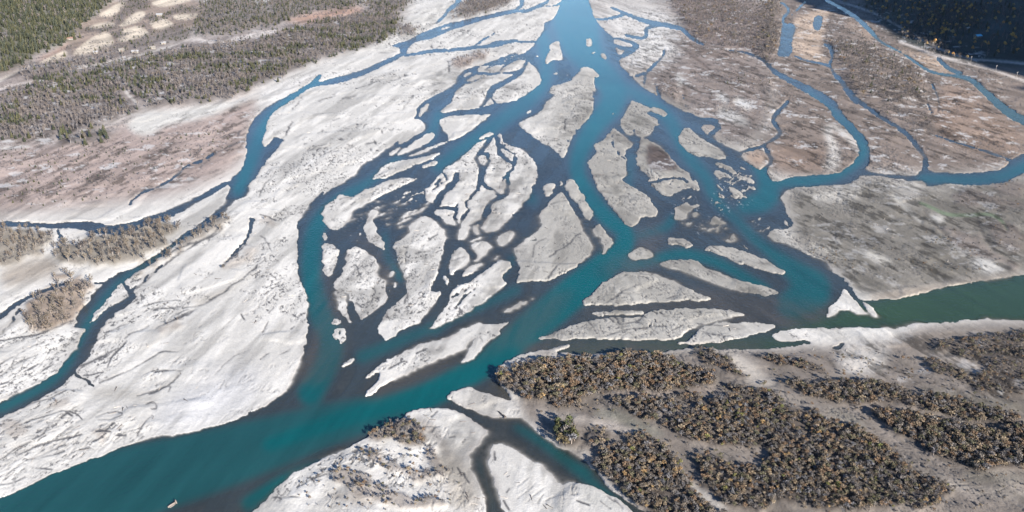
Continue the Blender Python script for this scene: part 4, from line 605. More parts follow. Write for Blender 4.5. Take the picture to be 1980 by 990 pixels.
# faces on the waterline whose centre fell outside the coarse label join the bed sheet
edge = (cls == 2) & (cmin < .5) & (li == 0) & inside; cls[edge] = 0
link('ground', subset('ground', cls == 2, [M_ground], VX, at), kind='structure')
link('river_bed', subset('river_bed', cls == 0, [M_ground], VX, at), kind='structure')
if (cls == 1).any(): link('gravel_shoals', subset('gravel_shoals', cls == 1, [M_ground], VX, at), kind='structure')
for k in bars:
    f = cls == k+10
    if f.sum() > 8: link('gravel_bar', subset('gravel_bar', f, [M_ground], VX, at), kind='structure')
# water surface, one sheet at level 0
wf = (cmin < .52) & (hz.ravel()[FACES].max(1) < 1.5)
VW = np.stack([x, y, np.zeros_like(x)+hz*.0], -1).reshape(-1, 3).astype(np.float32)
tcol = np.array(W_TEAL); scol = np.array(W_SLATE); ocol = np.array(W_OLIVE)
tt = sstep(.0, 1., tl)[..., None]; wc = scol*(1-tt)+tcol*tt; wc = wc*(1-ol[..., None])+ocol*ol[..., None]
silt = sample(blur(sum(PM(s).astype(np.float32) for s in SILT).clip(0, 1), 9), gu, gv)*np.clip(.75+.5*n_flow, 0, 1)*(1-.6*tl)
wc = wc*(1-silt[..., None])+np.array([.044, .041, .035])*silt[..., None]
wc = wc*(1+.16*n_big+.15*n_flow)[..., None]
foam = sstep(.68, .95, n_deb)*sample(rif, gu, gv)*.5
wc = wc*(1-foam[..., None])+.42*foam[..., None]
alpha = 1-np.exp(-np.maximum(wdep, 0)/.27); alpha = np.clip(np.maximum(alpha, foam*(wdep > .05)), .02, .97)
link('river', subset('river', wf, [M_water], VW, {'Col': np.clip(wc, .001, 1).reshape(-1, 3), 'Dep': np.repeat(alpha.reshape(-1, 1), 3, 1)}), kind='structure')

# mountain ridge beyond the right edge: it keeps the far right terraces in shade
mx_, my_ = np.meshgrid(np.linspace(780, 2000, 90), np.linspace(-300, 1750, 120))
prof = np.interp(mx_+60*fbm(mx_/300, my_/300, o=3), [860, 1000, 1200, 1290, 1500, 2000], [-6, 60, 355, 418, 300, 140])
prof = prof*sstep(-250, 100, my_)*(1-sstep(1420, 1720, my_))*(1+.10*fbm(mx_/120, my_/120, o=4))
keep_out = np.maximum(0, 1-np.clip((mx_-(.60*my_*1.0+40))/60, 0, 1))
prof = prof*(1-keep_out)-8*keep_out
mi = np.arange(mx_.size).reshape(mx_.shape); mf = np.stack([mi[:-1, :-1], mi[:-1, 1:], mi[1:, 1:], mi[1:, :-1]], -1).reshape(-1, 4)
mc = np.array([.05, .058, .035])*(1+.4*fbm(mx_/25, my_/25, o=4))[..., None]
link('hill', mesh_from('hill', np.stack([mx_, my_, prof-4], -1).reshape(-1, 3), mf, [M_ground], {'Col': np.clip(mc, .01, 1).reshape(-1, 3)}), kind='structure')

def height(px, py):
    """terrain height above a world point (bilinear over the survey grid)"""
    u, v, _ = project(px, py, 0*px)
    fi = np.interp(v, vs, np.arange(nv)); fj = np.clip((u-us[0])/(us[1]-us[0]), 0, nu-1.001)
    i, j = np.clip(fi.astype(int), 0, nv-2), fj.astype(int); a, b = fi-i, fj-j
    return z[i, j]*(1-a)*(1-b)+z[i, j+1]*(1-a)*b+z[i+1, j]*a*(1-b)+z[i+1, j+1]*a*b
def spot(u, v):
    """world point on the terrain seen at photo position u, v"""
    px, py = ground(u, v); h = hills(px, py)
    for _ in range(6):
        k = (CAM_H-h)/CAM_H; qx, qy = px*k, py*k; h = hills(qx, qy)
    return qx, qy
# ------------------------------------------------------------------ plants
def unit(v): return v/np.maximum(np.linalg.norm(v, axis=-1, keepdims=True), 1e-9)
def tris(vs_, shade):
    return np.array(vs_, np.float32), np.array(shade, np.float32)
def t_conifer(r):
    V, S, T = [], [], []
    def tri(a, b2, c2, s, trunk=0): V.extend((a, b2, c2)); S.append(s); T.append(trunk)
    for k in range(4):
        a0, a1 = k*math.pi/2, (k+1)*math.pi/2
        tri((.016*math.cos(a0), .016*math.sin(a0), 0), (.016*math.cos(a1), .016*math.sin(a1), 0), (0, 0, .9), 1, 1)
    nL = 8; lean = (r.uniform(-.02, .02), r.uniform(-.02, .02)); wide = r.uniform(.15, .21)
    for l in range(nL):
        f = l/(nL-1); zc = .12+.80*f; R = wide*(1-f)**.8+.022; n = 9
        off = r.uniform(0, 6)
        for k in range(n):
            a = off+2*math.pi*k/n; da = math.pi/n*r.uniform(.8, 1.5); rr = R*r.uniform(.65, 1.25); dz = r.uniform(.02, .05)
            ox, oy = lean[0]*zc*3, lean[1]*zc*3
            tri((ox, oy, zc+.12*(1-.4*f)), (ox+rr*math.cos(a-da), oy+rr*math.sin(a-da), zc-dz), (ox+rr*math.cos(a+da), oy+rr*math.sin(a+da), zc-dz), r.uniform(.6, 1.35))
    return V, S, T
def limb(tri, p, q, w0, w1):
    p, q = np.array(p), np.array(q); d = unit(q-p); s = unit(np.cross(d, (.3, .2, 1.))); u = np.cross(d, s)
    for k in range(3):
        a, b2 = 2*math.pi*k/3, 2*math.pi*(k+1)/3
        e = s*math.cos(a)+u*math.sin(a); f = s*math.cos(b2)+u*math.sin(b2)
        tri(p+e*w0, p+f*w0, q+f*w1, 1, 1); tri(p+e*w0, q+f*w1, q+e*w1, 1, 1)
def t_bushy(r, n=125, clump=.092):
    """leafy or half leafless bush tree: trunk, forked limbs and clusters of small leaf faces"""
    V, S, T = [], [], []
    def tri(a, b2, c2, s, trunk=0): V.extend((tuple(a), tuple(b2), tuple(c2))); S.append(s); T.append(trunk)
    limb(tri, (0, 0, 0), (.02, .01, .35), .03, .02)
    lobes = []
    for k in range(6):
        a = 2*math.pi*k/6+r.uniform(-.4, .4); rr = r.uniform(.12, .24); zz = r.uniform(.48, .82)
        lobes.append((rr*math.cos(a), rr*math.sin(a), zz, r.uniform(.13, .20)))
    lobes.append((0, 0, .84, .16))
    for L_ in lobes: limb(tri, (.02, .01, .3), L_[:3], .014, .006)
    for k in range(n):
        cx, cy, cz, R = lobes[r.integers(len(lobes))]
        d = unit(r.normal(size=3)); rad = R*r.uniform(.45, 1.05); p = np.array((cx, cy, cz))+d*rad*(1, 1, .85)
        if p[2] < .12: continue
        nrm = unit(d+.6*r.normal(size=3)); s = unit(np.cross(nrm, r.normal(size=3))); u = np.cross(nrm, s); w = clump*r.uniform(.5, 1.1)
        sh = r.uniform(.55, 1.4)
        tri(p+s*w, p-s*w*.5+u*w*.8, p-s*w*.5-u*w*.8, sh)
    return V, S, T
def t_bare(r, n=110):
    """leafless tree: trunk, rising limbs and fans of thin twigs"""
    V, S, T = [], [], []
    def tri(a, b2, c2, s, trunk=0): V.extend((tuple(a), tuple(b2), tuple(c2))); S.append(s); T.append(trunk)
    limb(tri, (0, 0, 0), (.01, .01, .45), .024, .014); limb(tri, (.01, .01, .45), (0, .02, .92), .014, .004)
    tips = []
    for k in range(9):
        a = 2.4*k+r.uniform(-.3, .3); z0 = .22+.06*k*r.uniform(.7, 1.2); L_ = r.uniform(.2, .36)
        q = (L_*.55*math.cos(a), L_*.55*math.sin(a), min(.98, z0+L_)); limb(tri, (.01, .01, z0), q, .010, .004); tips.append((np.array((.01, .01, z0)), np.array(q)))
    for k in range(n):
        p0, q = tips[r.integers(len(tips))]; p = p0+(q-p0)*r.uniform(.3, 1.); d = unit(unit(q-p0)+.75*r.normal(size=3)+(0, 0, .35)); ln = r.uniform(.08, .17)
        s = unit(np.cross(d, r.normal(size=3)))*r.uniform(.016, .032)
        tri(p+s, p-s, p+d*ln, r.uniform(.7, 1.35))
    return V, S, T
KIND = dict(conifer=t_conifer, bare=t_bare, bushy=t_bushy, yellow=lambda r: t_bushy(r, 170, .08), amber=lambda r: t_bushy(r, 170, .08), evergreen=lambda r: t_bushy(r, 190, .08))
def S8(*cs): return [tuple(float(q)*KV for q in lin(c_)) for c_ in cs]
KV = .56
LEAF = dict(conifer=S8((82,84,62),(90,90,66),(74,78,62),(100,98,74),(86,90,78),(68,72,58)),
            bare=S8((124,117,114),(108,103,105),(138,128,122),(94,91,95),(118,116,121),(118,108,101)),
            bushy=S8((140,123,104),(130,119,108),(144,127,106),(116,110,106),(138,131,124),(140,116,94),(112,108,88),(156,140,118),(122,116,114),(104,98,92),(134,112,92),(120,114,92),(126,124,126)),
            yellow=S8((250,200,116),(232,180,110),(226,196,140)), amber=S8((180,148,106),(146,142,88),(190,160,116),(134,136,84)), evergreen=S8((92,98,66),(104,104,72),(84,90,64),(128,116,88)))
TALL = S8((122,113,102),(104,98,92),(134,123,108),(92,87,85),(116,104,92))
BARK = dict(conifer=(.10,.075,.055), bare=(.19,.165,.15), bushy=(.20,.165,.14), yellow=(.2,.16,.13), amber=(.2,.16,.13), evergreen=(.18,.14,.11))
NAMES = dict(conifer=('conifer_tree','conifer'), bare=('bare_tree','bare tree'), bushy=('brown_bush_tree','bushy tree'), yellow=('yellow_autumn_tree','autumn tree'), amber=('amber_leaf_tree','autumn tree'), evergreen=('green_bush_tree','green tree'))
LOOK = dict(conifer='dark green conical conifer', bare='leafless grey brown tree', bushy='bushy brown half leafless tree', yellow='golden yellow autumn tree', amber='amber and olive leaved bushy tree', evergreen='olive green leafy bush tree')
NV = 6
TPL = {k: [f(np.random.default_rng(100+7*j+len(k))) for j in range(NV)] for k, f in KIND.items()}
M_leaf = {k: ramp_mat(k+'_foliage', LEAF[k]) for k in KIND}; M_leaf['tall'] = ramp_mat('cottonwood_twigs', TALL)
M_bark = {k: plain(k+'_bark', BARK[k], .95) for k in KIND}
M_stuff = attr_mat('massed_foliage')
def tpl_mesh(kind, j, part, leafmat):
    V, S, T = TPL[kind][j]; V = np.array(V, np.float32).reshape(-1, 3, 3); S = np.array(S, np.float32); T = np.array(T)
    sel = T == (1 if part == 'trunk' else 0)
    if part == 'all': sel = np.ones(len(T), bool)
    v = V[sel].reshape(-1, 3); s = np.repeat(S[sel], 3)[:, None]*np.ones((1, 3))
    return mesh_from(part, v, np.arange(len(v)).reshape(-1, 3), [M_bark[kind] if part == 'trunk' else leafmat], {'Col': s}, smooth=False)
MESH = {}
for k in KIND:
    for j in range(NV):
        for t in ((0, 1) if k == 'bare' else (0,)):
            lm = M_leaf['tall'] if t else M_leaf[k]
            MESH[k, j, t] = (tpl_mesh(k, j, 'trunk', lm), tpl_mesh(k, j, 'crown', lm))
# scatter
cell_w = 1/np.maximum(cv+250, 20)**3
plants = []
for zi, (zn, zm) in enumerate(zip(ZONES, zone_masks)):
    m = zm & (land_c > .62)
    if zn.get('clump') is None: pass
    jj, ii = np.nonzero(m)
    if len(jj) == 0: continue
    # area of a pixel on the ground
    gx2, gy2 = gx[jj, ii], gy[jj, ii]
    dep = gy2*CS+CAM_H*SN; ax = dep/FOC; r_ = np.sqrt(gx2**2*0+gy2**2+CAM_H**2); ay = ax*r_/CAM_H
    area = ax*ay; n = rng.poisson(area.sum()*zn['dens'])
    pick = rng.choice(len(jj), n, p=area/area.sum())
    u = ii[pick]+X0+rng.random(n); v = jj[pick]+Y0+rng.random(n)
    px, py = spot(u, v)
    nz = .6*fbm(px/38+zi, py/38, o=3)+(.7*fbm(px/8+zi, py/8, o=2) if 'bushy' in zn['kinds'] else 0)
    keep = rng.random(n) < np.clip((1.2 if 'bushy' in zn['kinds'] else .85)+1.1*nz, .2, 1)
    if not zn.get('floor'): keep &= True
    kn = list(zn['kinds']); pr = np.array([zn['kinds'][k] for k in kn], float); pr /= pr.sum()
    kk = rng.choice(len(kn), n, p=pr)
    if zn.get('clump') and 'conifer' in kn and zn['kinds']['conifer'] > .1:
        cn = fbm(px/45+9, py/30, o=3); isc = cn+.25*rng.normal(size=n) > .06
        kk = np.where(isc, kn.index('conifer'), kn.index('bare'))
    h = zn['h'][0]+(zn['h'][1]-zn['h'][0])*rng.beta(1.3, 1.9, n)*np.clip(.9+.35*nz, .6, 1.25)
    gap = (1/zn['dens'])**.5*.52; occ = {}
    for q in np.nonzero(keep)[0]:
        key = (int(px[q]/gap), int(py[q]/gap))
        if any((px[q]-a)**2+(py[q]-b2)**2 < gap*gap for da in (-1, 0, 1) for db in (-1, 0, 1) for a, b2 in occ.get((key[0]+da, key[1]+db), ())): continue
        occ.setdefault(key, []).append((px[q], py[q]))
        plants.append((kn[kk[q]], px[q], py[q], h[q], zi))
PK = np.array([p[0] for p in plants]); PX = np.array([p[1] for p in plants]); PY = np.array([p[2] for p in plants]); PH = np.array([p[3] for p in plants]); PZI = np.array([p[4] for p in plants])
PZ = height(PX, PY)-.08
U, Vv, Dp = project(PX, PY, PZ); size = PH/Dp*FOC
infr = (U > -5) & (U < 1985) & (Vv > -2) & (Vv < 1000)
print('plants', {k: (int((PK == k).sum()), int(((PK == k) & infr).sum())) for k in KIND})
WID = dict(conifer=(1.15, 1.6), bare=(1.05, 1.6), bushy=(1.15, 1.6), yellow=(.9, 1.15), amber=(.95, 1.3), evergreen=(.95, 1.2))
PR = rng.uniform(0, 2*math.pi, len(PK)); PW = np.array([rng.uniform(*WID[k]) for k in PK]); PJ = rng.integers(0, NV, len(PK))
for k in KIND:
    idx = np.nonzero(PK == k)[0]
    if len(idx) == 0: continue
    order = idx[np.argsort(-(size*infr)[idx])]; ind, rest = order[:300], order[300:]
    ind = ind[infr[ind]]; rest = np.setdiff1d(idx, ind)
    nm, cat = NAMES[k]
    for q in ind:
        zn = ZONES[PZI[q]]; t = 1 if (k == 'bare' and zn.get('tall')) else 0
        e = link(nm, None, loc=(PX[q], PY[q], PZ[q]), rot=(0, 0, PR[q]), scale=(PH[q]*PW[q], PH[q]*PW[q], PH[q]),
                 label=LOOK[k]+' '+zn['label'], category=cat, group=LOOK[k]+'s, '+zn['group'])
        tm, cm = MESH[k, PJ[q], t]; link('trunk', tm, e); link('crown', cm, e)
    if len(rest) == 0: continue
    Vs, Cs = [], []
    for j in range(NV):
        r_ = rest[PJ[rest] == j]
        if len(r_) == 0: continue
        V, S, T = TPL[k][j]; V = np.array(V, np.float32); S = np.repeat(np.array(S, np.float32), 3); T = np.repeat(np.array(T), 3)
        cs, sn = np.cos(PR[r_])[:, None], np.sin(PR[r_])[:, None]; w = (PH[r_]*PW[r_])[:, None]
        X = PX[r_][:, None]+w*(V[:, 0]*cs-V[:, 1]*sn); Y = PY[r_][:, None]+w*(V[:, 0]*sn+V[:, 1]*cs); Zc = PZ[r_][:, None]+PH[r_][:, None]*V[:, 2]
        pal = np.array(LEAF[k]); pt = np.array(TALL)
        cc = np.where(np.array([bool(ZONES[a].get('tall')) for a in PZI[r_]])[:, None], pt[rng.integers(0, len(pt), len(r_))], pal[rng.integers(0, len(pal), len(r_))])
        C = np.where(T[None, :, None] == 1, np.array(BARK[k])[None, None], cc[:, None, :]*S[None, :, None])
        Vs.append(np.stack([X, Y, Zc], -1).reshape(-1, 3)); Cs.append(C.reshape(-1, 3))
    Vs, Cs = np.concatenate(Vs), np.concatenate(Cs)
    what = dict(conifer='conifer_forest', bare='bare_woodland', bushy='brown_thicket', yellow='autumn_woodland', amber='amber_thicket', evergreen='green_thicket')[k]
    link(what, mesh_from(what, Vs, np.arange(len(Vs)).reshape(-1, 3), [M_stuff], {'Col': np.clip(Cs, .005, .8)}, smooth=False), kind='stuff',
         label='mass of '+LOOK[k]+'s spreading over the flood plain', category='woodland')
EXPOSURE = 1.62
# ------------------------------------------------------------------ driftwood, houses, poles
class Bld:
    """collects quads and triangles and links them as one mesh"""
    def __init__(s): s.v, s.f = [], []
    def face(s, *pts): s.f.append(list(range(len(s.v), len(s.v)+len(pts)))); s.v.extend([tuple(p) for p in pts])
    def box(s, x0, y0, z0, x1, y1, z1):
        p = [(x0,y0,z0),(x1,y0,z0),(x1,y1,z0),(x0,y1,z0),(x0,y0,z1),(x1,y0,z1),(x1,y1,z1),(x0,y1,z1)]
        for q in ((3,2,1,0),(4,5,6,7),(0,1,5,4),(1,2,6,5),(2,3,7,6),(3,0,4,7)): s.face(*[p[k] for k in q])
    def tube(s, pts, rad, n=7):
        pts = [np.array(p, float) for p in pts]; rings = []
        for k, p in enumerate(pts):
            d = unit(pts[min(k+1, len(pts)-1)]-pts[max(k-1, 0)]); a = unit(np.cross(d, (.31, .17, .93))); b2 = np.cross(d, a)
            rings.append([p+rad[k]*(a*math.cos(2*math.pi*q/n)+b2*math.sin(2*math.pi*q/n)) for q in range(n)])
        for r0, r1 in zip(rings[:-1], rings[1:]):
            for q in range(n): s.face(r0[q], r0[(q+1) % n], r1[(q+1) % n], r1[q])
        s.face(*rings[0][::-1]); s.face(*rings[-1])
    def build(s, name, m, parent=None, smooth=False, **kw):
        me = bpy.data.meshes.new(name); me.from_pydata(s.v, [], s.f); me.materials.append(m); me.update()
        import bmesh
        bm = bmesh.new(); bm.from_mesh(me); bmesh.ops.remove_doubles(bm, verts=bm.verts, dist=1e-4); bmesh.ops.recalc_face_normals(bm, faces=bm.faces); bm.to_mesh(me); bm.free()
        if smooth: me.polygons.foreach_set('use_smooth', [True]*len(me.polygons))
        return link(name, me, parent, **kw)
M_wood = plain('weathered_driftwood', (.14,.12,.11), .9, .3, 1.5); M_wood2 = plain('dark_wet_driftwood', (.07,.06,.055), .9, .3, 1.5); M_pale = plain('sun_bleached_driftwood', (.40,.36,.32), .9, .25, 1.5)
def log_mesh(r, m, name, L=1.):
    b = Bld(); n = 6; pts = [(L*(k/(n-1)-.5), r.uniform(-.03, .03), .045+r.uniform(-.008, .012)) for k in range(n)]
    b.tube(pts, [.060, .050, .044, .038, .030, .016])
    for k in range(7):                                   # root plate
        a = 2*math.pi*k/7+r.uniform(-.3, .3); q = r.uniform(.09, .15)
        b.tube([(-.49*L, pts[0][1], .05), (-.53*L, pts[0][1]+.6*q*math.cos(a), max(.01, .06+.6*q*math.sin(a))), (-.55*L, pts[0][1]+q*math.cos(a), max(.005, .06+q*math.sin(a)))], [.030, .018, .006], 5)
    for k in range(3):                                   # broken branches
        t = r.uniform(-.1, .42); a = r.uniform(.3, 2.8); q = r.uniform(.08, .2)
        b.tube([(t*L, 0, .045), (t*L+q*.7, q*.7*math.cos(a), .05+q*.6*math.sin(a))], [.016, .005], 5)
    o = b.build(name, m, smooth=True); me = o.data; bpy.data.objects.remove(o); return me
M_snag = plain('grey_snag_wood', (.17,.145,.125), .9, .35, 1.2)
LOGS = [log_mesh(np.random.default_rng(40+k), [M_wood, M_wood2, M_pale][k % 3], 'driftwood_log') for k in range(6)]
def zone_logs(poly, n, where, L=(1.8, 4.2)):
    m = PM(poly) & (land_c > .8) & ~np.any(zone_masks, axis=0) if len(zone_masks) else PM(poly)
    jj, ii = np.nonzero(m)
    if len(jj) == 0: return
    w = cell_w[jj, ii]; pk = rng.choice(len(jj), n, p=w/w.sum())
    for q in pk:
        px, py = ground(ii[q]+X0+.5, jj[q]+Y0+.5); s = rng.uniform(*L)
        link('driftwood_log', LOGS[rng.integers(6)], loc=(px, py, float(height(np.array([px]), np.array([py]))[0])-.02*s), rot=(0, 0, rng.uniform(0, 6.28)), scale=(s, s, s),
             label='grey driftwood log with broken roots stranded '+where[0], category='driftwood', group='driftwood logs '+where[1])
for p_, n_, w_ in [
  ("O 520,420 600,700 560,780 300,830 160,720 330,560 480,450", 34, ('on the wide white left bar', 'on the left bar')),
  ("O 520,230 760,130 860,160 820,230 740,300 560,400 490,350 510,280", 34, ('on the long white upper bar', 'on the upper bar')),
  ("O 0,640 160,640 60,760 0,780 O 0,830 140,760 280,780 270,840 0,950", 22, ('on the lower left bank', 'on the lower left bank')),
  ("O 640,480 760,480 750,620 650,620", 7, ('on the diamond shaped middle bar', 'on the diamond bar')),
  ("O 760,420 870,430 830,600 740,660", 8, ('on the tongue shaped middle bar', 'on the tongue bar')),
  ("O 850,300 960,260 1040,320 1000,400 940,450 850,400", 12, ('on the creek cut centre bar', 'on the centre bar')),
  ("O 1000,400 1080,380 1150,480 1080,540 1000,545", 9, ('on the bar left of the main bend', 'on the bend bar')),
  ("O 1000,230 1140,150 1150,220 1090,300", 10, ('on the arrow shaped upper bar', 'on the arrow bar')),
  ("O 1130,280 1210,250 1270,400 1220,440 1140,350", 9, ('on the east centre bar', 'on the east centre bar')),
  ("O 1310,250 1400,300 1330,305", 4, ('on the oval eastern bar', 'on the oval bar')),
  ("O 1520,390 1700,360 1800,450 1900,540 1680,570", 26, ('on the grey eastern flat', 'on the grey flat')),
  ("O 1030,660 1400,600 1500,630 1300,655", 7, ('on the long low bar by the lower channel', 'on the long low bar')),
  ("O 860,745 940,770 900,900 1000,900 990,990 680,990 800,800", 18, ('on the bottom bar', 'on the bottom bar')),
  ("O 960,860 1060,930 1080,990 970,990", 4, ('on the white bar at the bottom', 'on the bottom white bar')),
  ("O 1480,680 1700,660 1720,720 1600,730", 7, ('on the sandy opening at right', 'on the right sand')),
  ]: zone_logs(p_, n_, w_)
def at(u, v):
    px, py = spot(u, v); return float(px), float(py), float(height(np.array([px]), np.array([py]))[0])
# big snag stranded in midstream at the bottom, and one dark log on the point bar
px, py = ground(333, 977)
b = Bld(); rr = np.random.default_rng(5)
b.tube([(-3.6,0,.25),(-1.5,.15,.5),(.8,0,.7),(3.0,-.1,.85)], [.75,.72,.66,.55], 9); o = link('stranded_snag', None, loc=(px, py, -.25), rot=(0,0,math.radians(50)), scale=(.6,.6,.9), label='pale stranded tree snag with a root plate lying in the dark river', category='snag')
b.build('trunk', M_snag, o, True)
b = Bld(); b.tube([(-2.8,-1.3,.2),(0,-1.15,.4),(2.2,-.9,.5)], [.45,.42,.3], 8); b.build('broken_limb', M_wood, o, True)
b = Bld()
for k in range(11):
    a = 2*math.pi*k/11; q = rr.uniform(1.2, 2.0); b.tube([(2.9,-.1,.9),(3.3,-.1+.6*q*math.cos(a),.9+.6*q*math.sin(a)),(3.5,-.1+q*math.cos(a),max(.05,.9+q*math.sin(a)))], [.5,.28,.08], 6)
b.build('root_plate', M_snag, o, True)
link('driftwood_log', LOGS[1], loc=at(970, 802), rot=(0,0,2.2), scale=(7,9,9), label='thick dark log lying on the point of the grey bar by the confluence', category='driftwood')
# buildings
M_wall = plain('pale_plaster', (.19,.175,.155), .9); M_wall2 = plain('weathered_boards', (.22,.17,.13), .9); M_blue = plain('blue_metal_roof', (.05,.42,.62), .35, .1, .5, .0); M_grey = plain('grey_metal_roof', (.25,.25,.26), .5, .12); M_rust = plain('red_tin_roof', (.20,.115,.09), .7, .2); M_glass = plain('window_glass', (.03,.04,.05), .1, .1); M_door = plain('painted_door', (.12,.07,.05), .6)
def house(name, u, v, L, W, Hh, pitch, rot, wall, roof, label, chimney=True):
    L, W, Hh = L*.72, W*.72, Hh*.85
    o = link(name, None, loc=at(u, v), rot=(0, 0, math.radians(rot)), label=label, category='house' if name != 'shed' else 'shed')
    b = Bld(); b.box(-L/2, -W/2, -1.2, L/2, W/2, Hh); r = W/2*pitch
    b.face((-L/2, -W/2, Hh), (-L/2, W/2, Hh), (-L/2, 0, Hh+r)); b.face((L/2, W/2, Hh), (L/2, -W/2, Hh), (L/2, 0, Hh+r)); b.build('wall', wall, o)
    b = Bld(); e = .5
    for s in (-1, 1):
        y0, z0 = s*(W/2+e), Hh-e*pitch
        b.face((-L/2-e, y0, z0+.04), (L/2+e, y0, z0+.04), (L/2+e, 0, Hh+r+.04), (-L/2-e, 0, Hh+r+.04)); b.face((-L/2-e, y0, z0+.2), (L/2+e, y0, z0+.2), (L/2+e, 0, Hh+r+.22), (-L/2-e, 0, Hh+r+.22))
        b.face((-L/2-e, y0, z0+.04), (L/2+e, y0, z0+.04), (L/2+e, y0, z0+.2), (-L/2-e, y0, z0+.2))
    rf = b.build('roof', roof, o)
    if chimney: b = Bld(); b.box(L*.2, -.4, Hh+r-.6, L*.2+.7, .3, Hh+r+.9); b.build('chimney', M_wall2, rf)
    for s in (-1, 1):
        for k in range(max(1, int(L/4))):
            xx = -L/2+L*(k+.5)/max(1, int(L/4))
            if s < 0 and k == 0: b = Bld(); b.box(xx-.5, -W/2-.05, .05, xx+.5, -W/2+.02, 2.05); b.build('door', M_door, o)
            else: b = Bld(); b.box(xx-.6, s*W/2-.04, 1., xx+.6, s*W/2+.04, 2.1); b.build('window', M_glass, o)
    return o
house('farmhouse', 1890, 74, 17, 11, 3.4, .55, 25, M_wall, M_blue, 'house with a bright blue metal roof on the shaded terrace')
house('shed', 1870, 58, 22, 5, 2.6, .4, 48, M_wall2, M_grey, 'long narrow grey roofed shed beside the blue roofed house', False)
house('farmhouse', 309, 33, 16, 10, 4, .5, 10, M_wall, M_grey, 'grey roofed farmhouse among the pale yellow fields')
house('shed', 186, 105, 9, 7, 3, .5, 20, M_wall, M_grey, 'small pale shed under the lowest yellow field', False)
house('cottage', 262, 104, 14, 8, 3.2, .5, 14, M_wall, M_grey, 'pale roadside cottage at the bend of the gravel road')
house('cottage', 236, 101, 11, 8, 3.2, .5, 14, M_wall, M_wall, 'low cream cottage left of the pale roadside cottage')
house('cottage', 296, 96, 12, 8, 3.2, .5, 14, M_wall, M_wall, 'cream walled cottage right of the pale roadside cottage')
house('cottage', 317, 87, 10, 7, 3.2, .5, 14, M_wall, M_grey, 'small cottage at the upper end of the roadside row')
house('barn', 136, 79, 13, 8, 3.4, .5, 14, M_wall, M_rust, 'barn with a red tin roof at the foot of the conifer hillside')
house('shed', 1634, 3, 13, 8, 3.4, .5, 40, M_wall2, M_rust, 'rust roofed shed by the shaded road at the top edge', False)
# power line along the right hand road
M_pole = plain('pale_pole_wood', (.28,.25,.23), .8); M_ins = plain('insulator', (.6,.62,.6), .3)
for k, (u, v, wh) in enumerate(((1786, 98, 'nearest the dark bushes by the shaded road'), (1802, 97, 'left of the bend in the shaded road'), (1876, 124, 'standing between the road and the bank track'), (1924, 143, 'below the road where the shade ends'), (1964, 156, 'at the right edge beside the tan flat'))):
    o = link('utility_pole', None, loc=at(u, v), rot=(0, 0, .5), label='pale wooden power pole '+wh, category='pole', group='power poles along the right road')
    b = Bld(); b.tube([(0, 0, -1), (0, 0, 11.5)], [.17, .12], 8); b.build('post', M_pole, o, True)
    b = Bld(); b.box(-1.4, -.1, 10.6, 1.4, .1, 10.85); b.box(-1., -.1, 9.6, 1., .1, 9.8); ca = b.build('crossarm', M_pole, o)
    for xx in (-1.2, 0, 1.2): b = Bld(); b.tube([(xx, 0, 10.85), (xx, 0, 11.2)], [.09, .05], 6); b.build('insulator', M_ins, ca, True)
HAZE = .000006
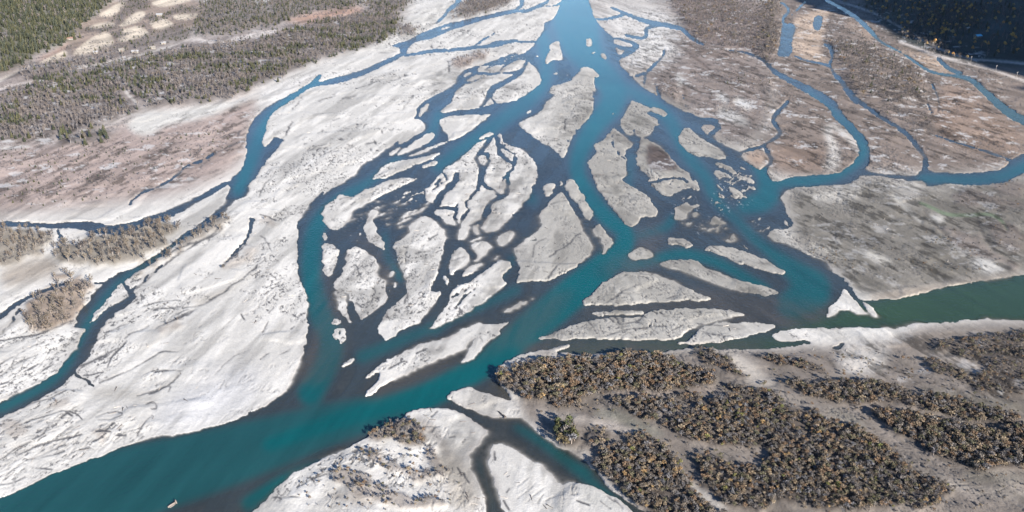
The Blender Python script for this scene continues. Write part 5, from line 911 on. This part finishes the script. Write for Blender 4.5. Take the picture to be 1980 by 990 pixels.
# ------------------------------------------------------------------ light, sky, camera
SUN_EL, SHADOW = math.radians(22), (-.59, .81)
sx, sy = -SHADOW[0], -SHADOW[1]
world = bpy.data.worlds.new("World"); scene.world = world; world.use_nodes = True; wn = world.node_tree
sky = wn.nodes.new('ShaderNodeTexSky'); sky.sky_type = 'NISHITA'; sky.sun_disc = False; sky.sun_elevation = SUN_EL; sky.air_density = .8; sky.dust_density = .05; sky.ozone_density = 5; sky.altitude = 300
sky.sun_rotation = math.atan2(sx, sy)
wn.links.new(sky.outputs[0], wn.nodes['Background'].inputs[0]); wn.nodes['Background'].inputs[1].default_value = .07
from mathutils import Vector
sd = bpy.data.lights.new('sun', 'SUN'); sd.energy = 5; sd.angle = math.radians(.53); sd.color = (1, .94, .855)
so = bpy.data.objects.new('sun', sd); COL.objects.link(so)
to_sun = Vector((sx*math.cos(SUN_EL), sy*math.cos(SUN_EL), math.sin(SUN_EL)*math.hypot(sx, sy)))
so.rotation_euler = to_sun.to_track_quat('Z', 'Y').to_euler()
cd = bpy.data.cameras.new('camera'); cd.sensor_width = 36; cd.lens = 36*FOC/1980; cd.clip_end = 60000; cd.clip_start = 1
co = bpy.data.objects.new('camera', cd); COL.objects.link(co); co.location = (0, 0, CAM_H); co.rotation_euler = (math.pi/2-PITCH, 0, 0)
scene.camera = co
vs_ = scene.view_settings; scene.display_settings.display_device = 'sRGB'; vs_.view_transform = 'Standard'; vs_.look = 'None'; vs_.gamma = 1; vs_.use_curve_mapping = False
vs_.exposure = EXPOSURE
# thin valley air: one closed box of even density, sky outside it
bpy.context.view_layer.update()
hv = [(-9000, -600, -12), (9000, -600, -12), (9000, 40000, -12), (-9000, 40000, -12)]; hv += [(a, b2, 460) for a, b2, _ in hv]
hm = bpy.data.meshes.new('haze'); hm.from_pydata(hv, [], [(3,2,1,0),(4,5,6,7),(0,1,5,4),(1,2,6,5),(2,3,7,6),(3,0,4,7)])
mh = bpy.data.materials.new('valley_air'); mh.use_nodes = True; nt = mh.node_tree; nt.nodes.clear()
mo = nt.nodes.new('ShaderNodeOutputMaterial'); pv_ = nt.nodes.new('ShaderNodeVolumePrincipled'); pv_.inputs['Color'].default_value = (.62, .80, 1, 1); pv_.inputs['Density'].default_value = HAZE; pv_.inputs['Anisotropy'].default_value = .2
nt.links.new(pv_.outputs[0], mo.inputs['Volume']); hm.materials.append(mh)
link('haze', hm, kind='stuff', label='thin blue air of the valley', category='haze')
scene.cycles.volume_bounces = 0; scene.cycles.max_bounces = 5; scene.cycles.transparent_max_bounces = 4; scene.cycles.diffuse_bounces = 2; scene.cycles.glossy_bounces = 2
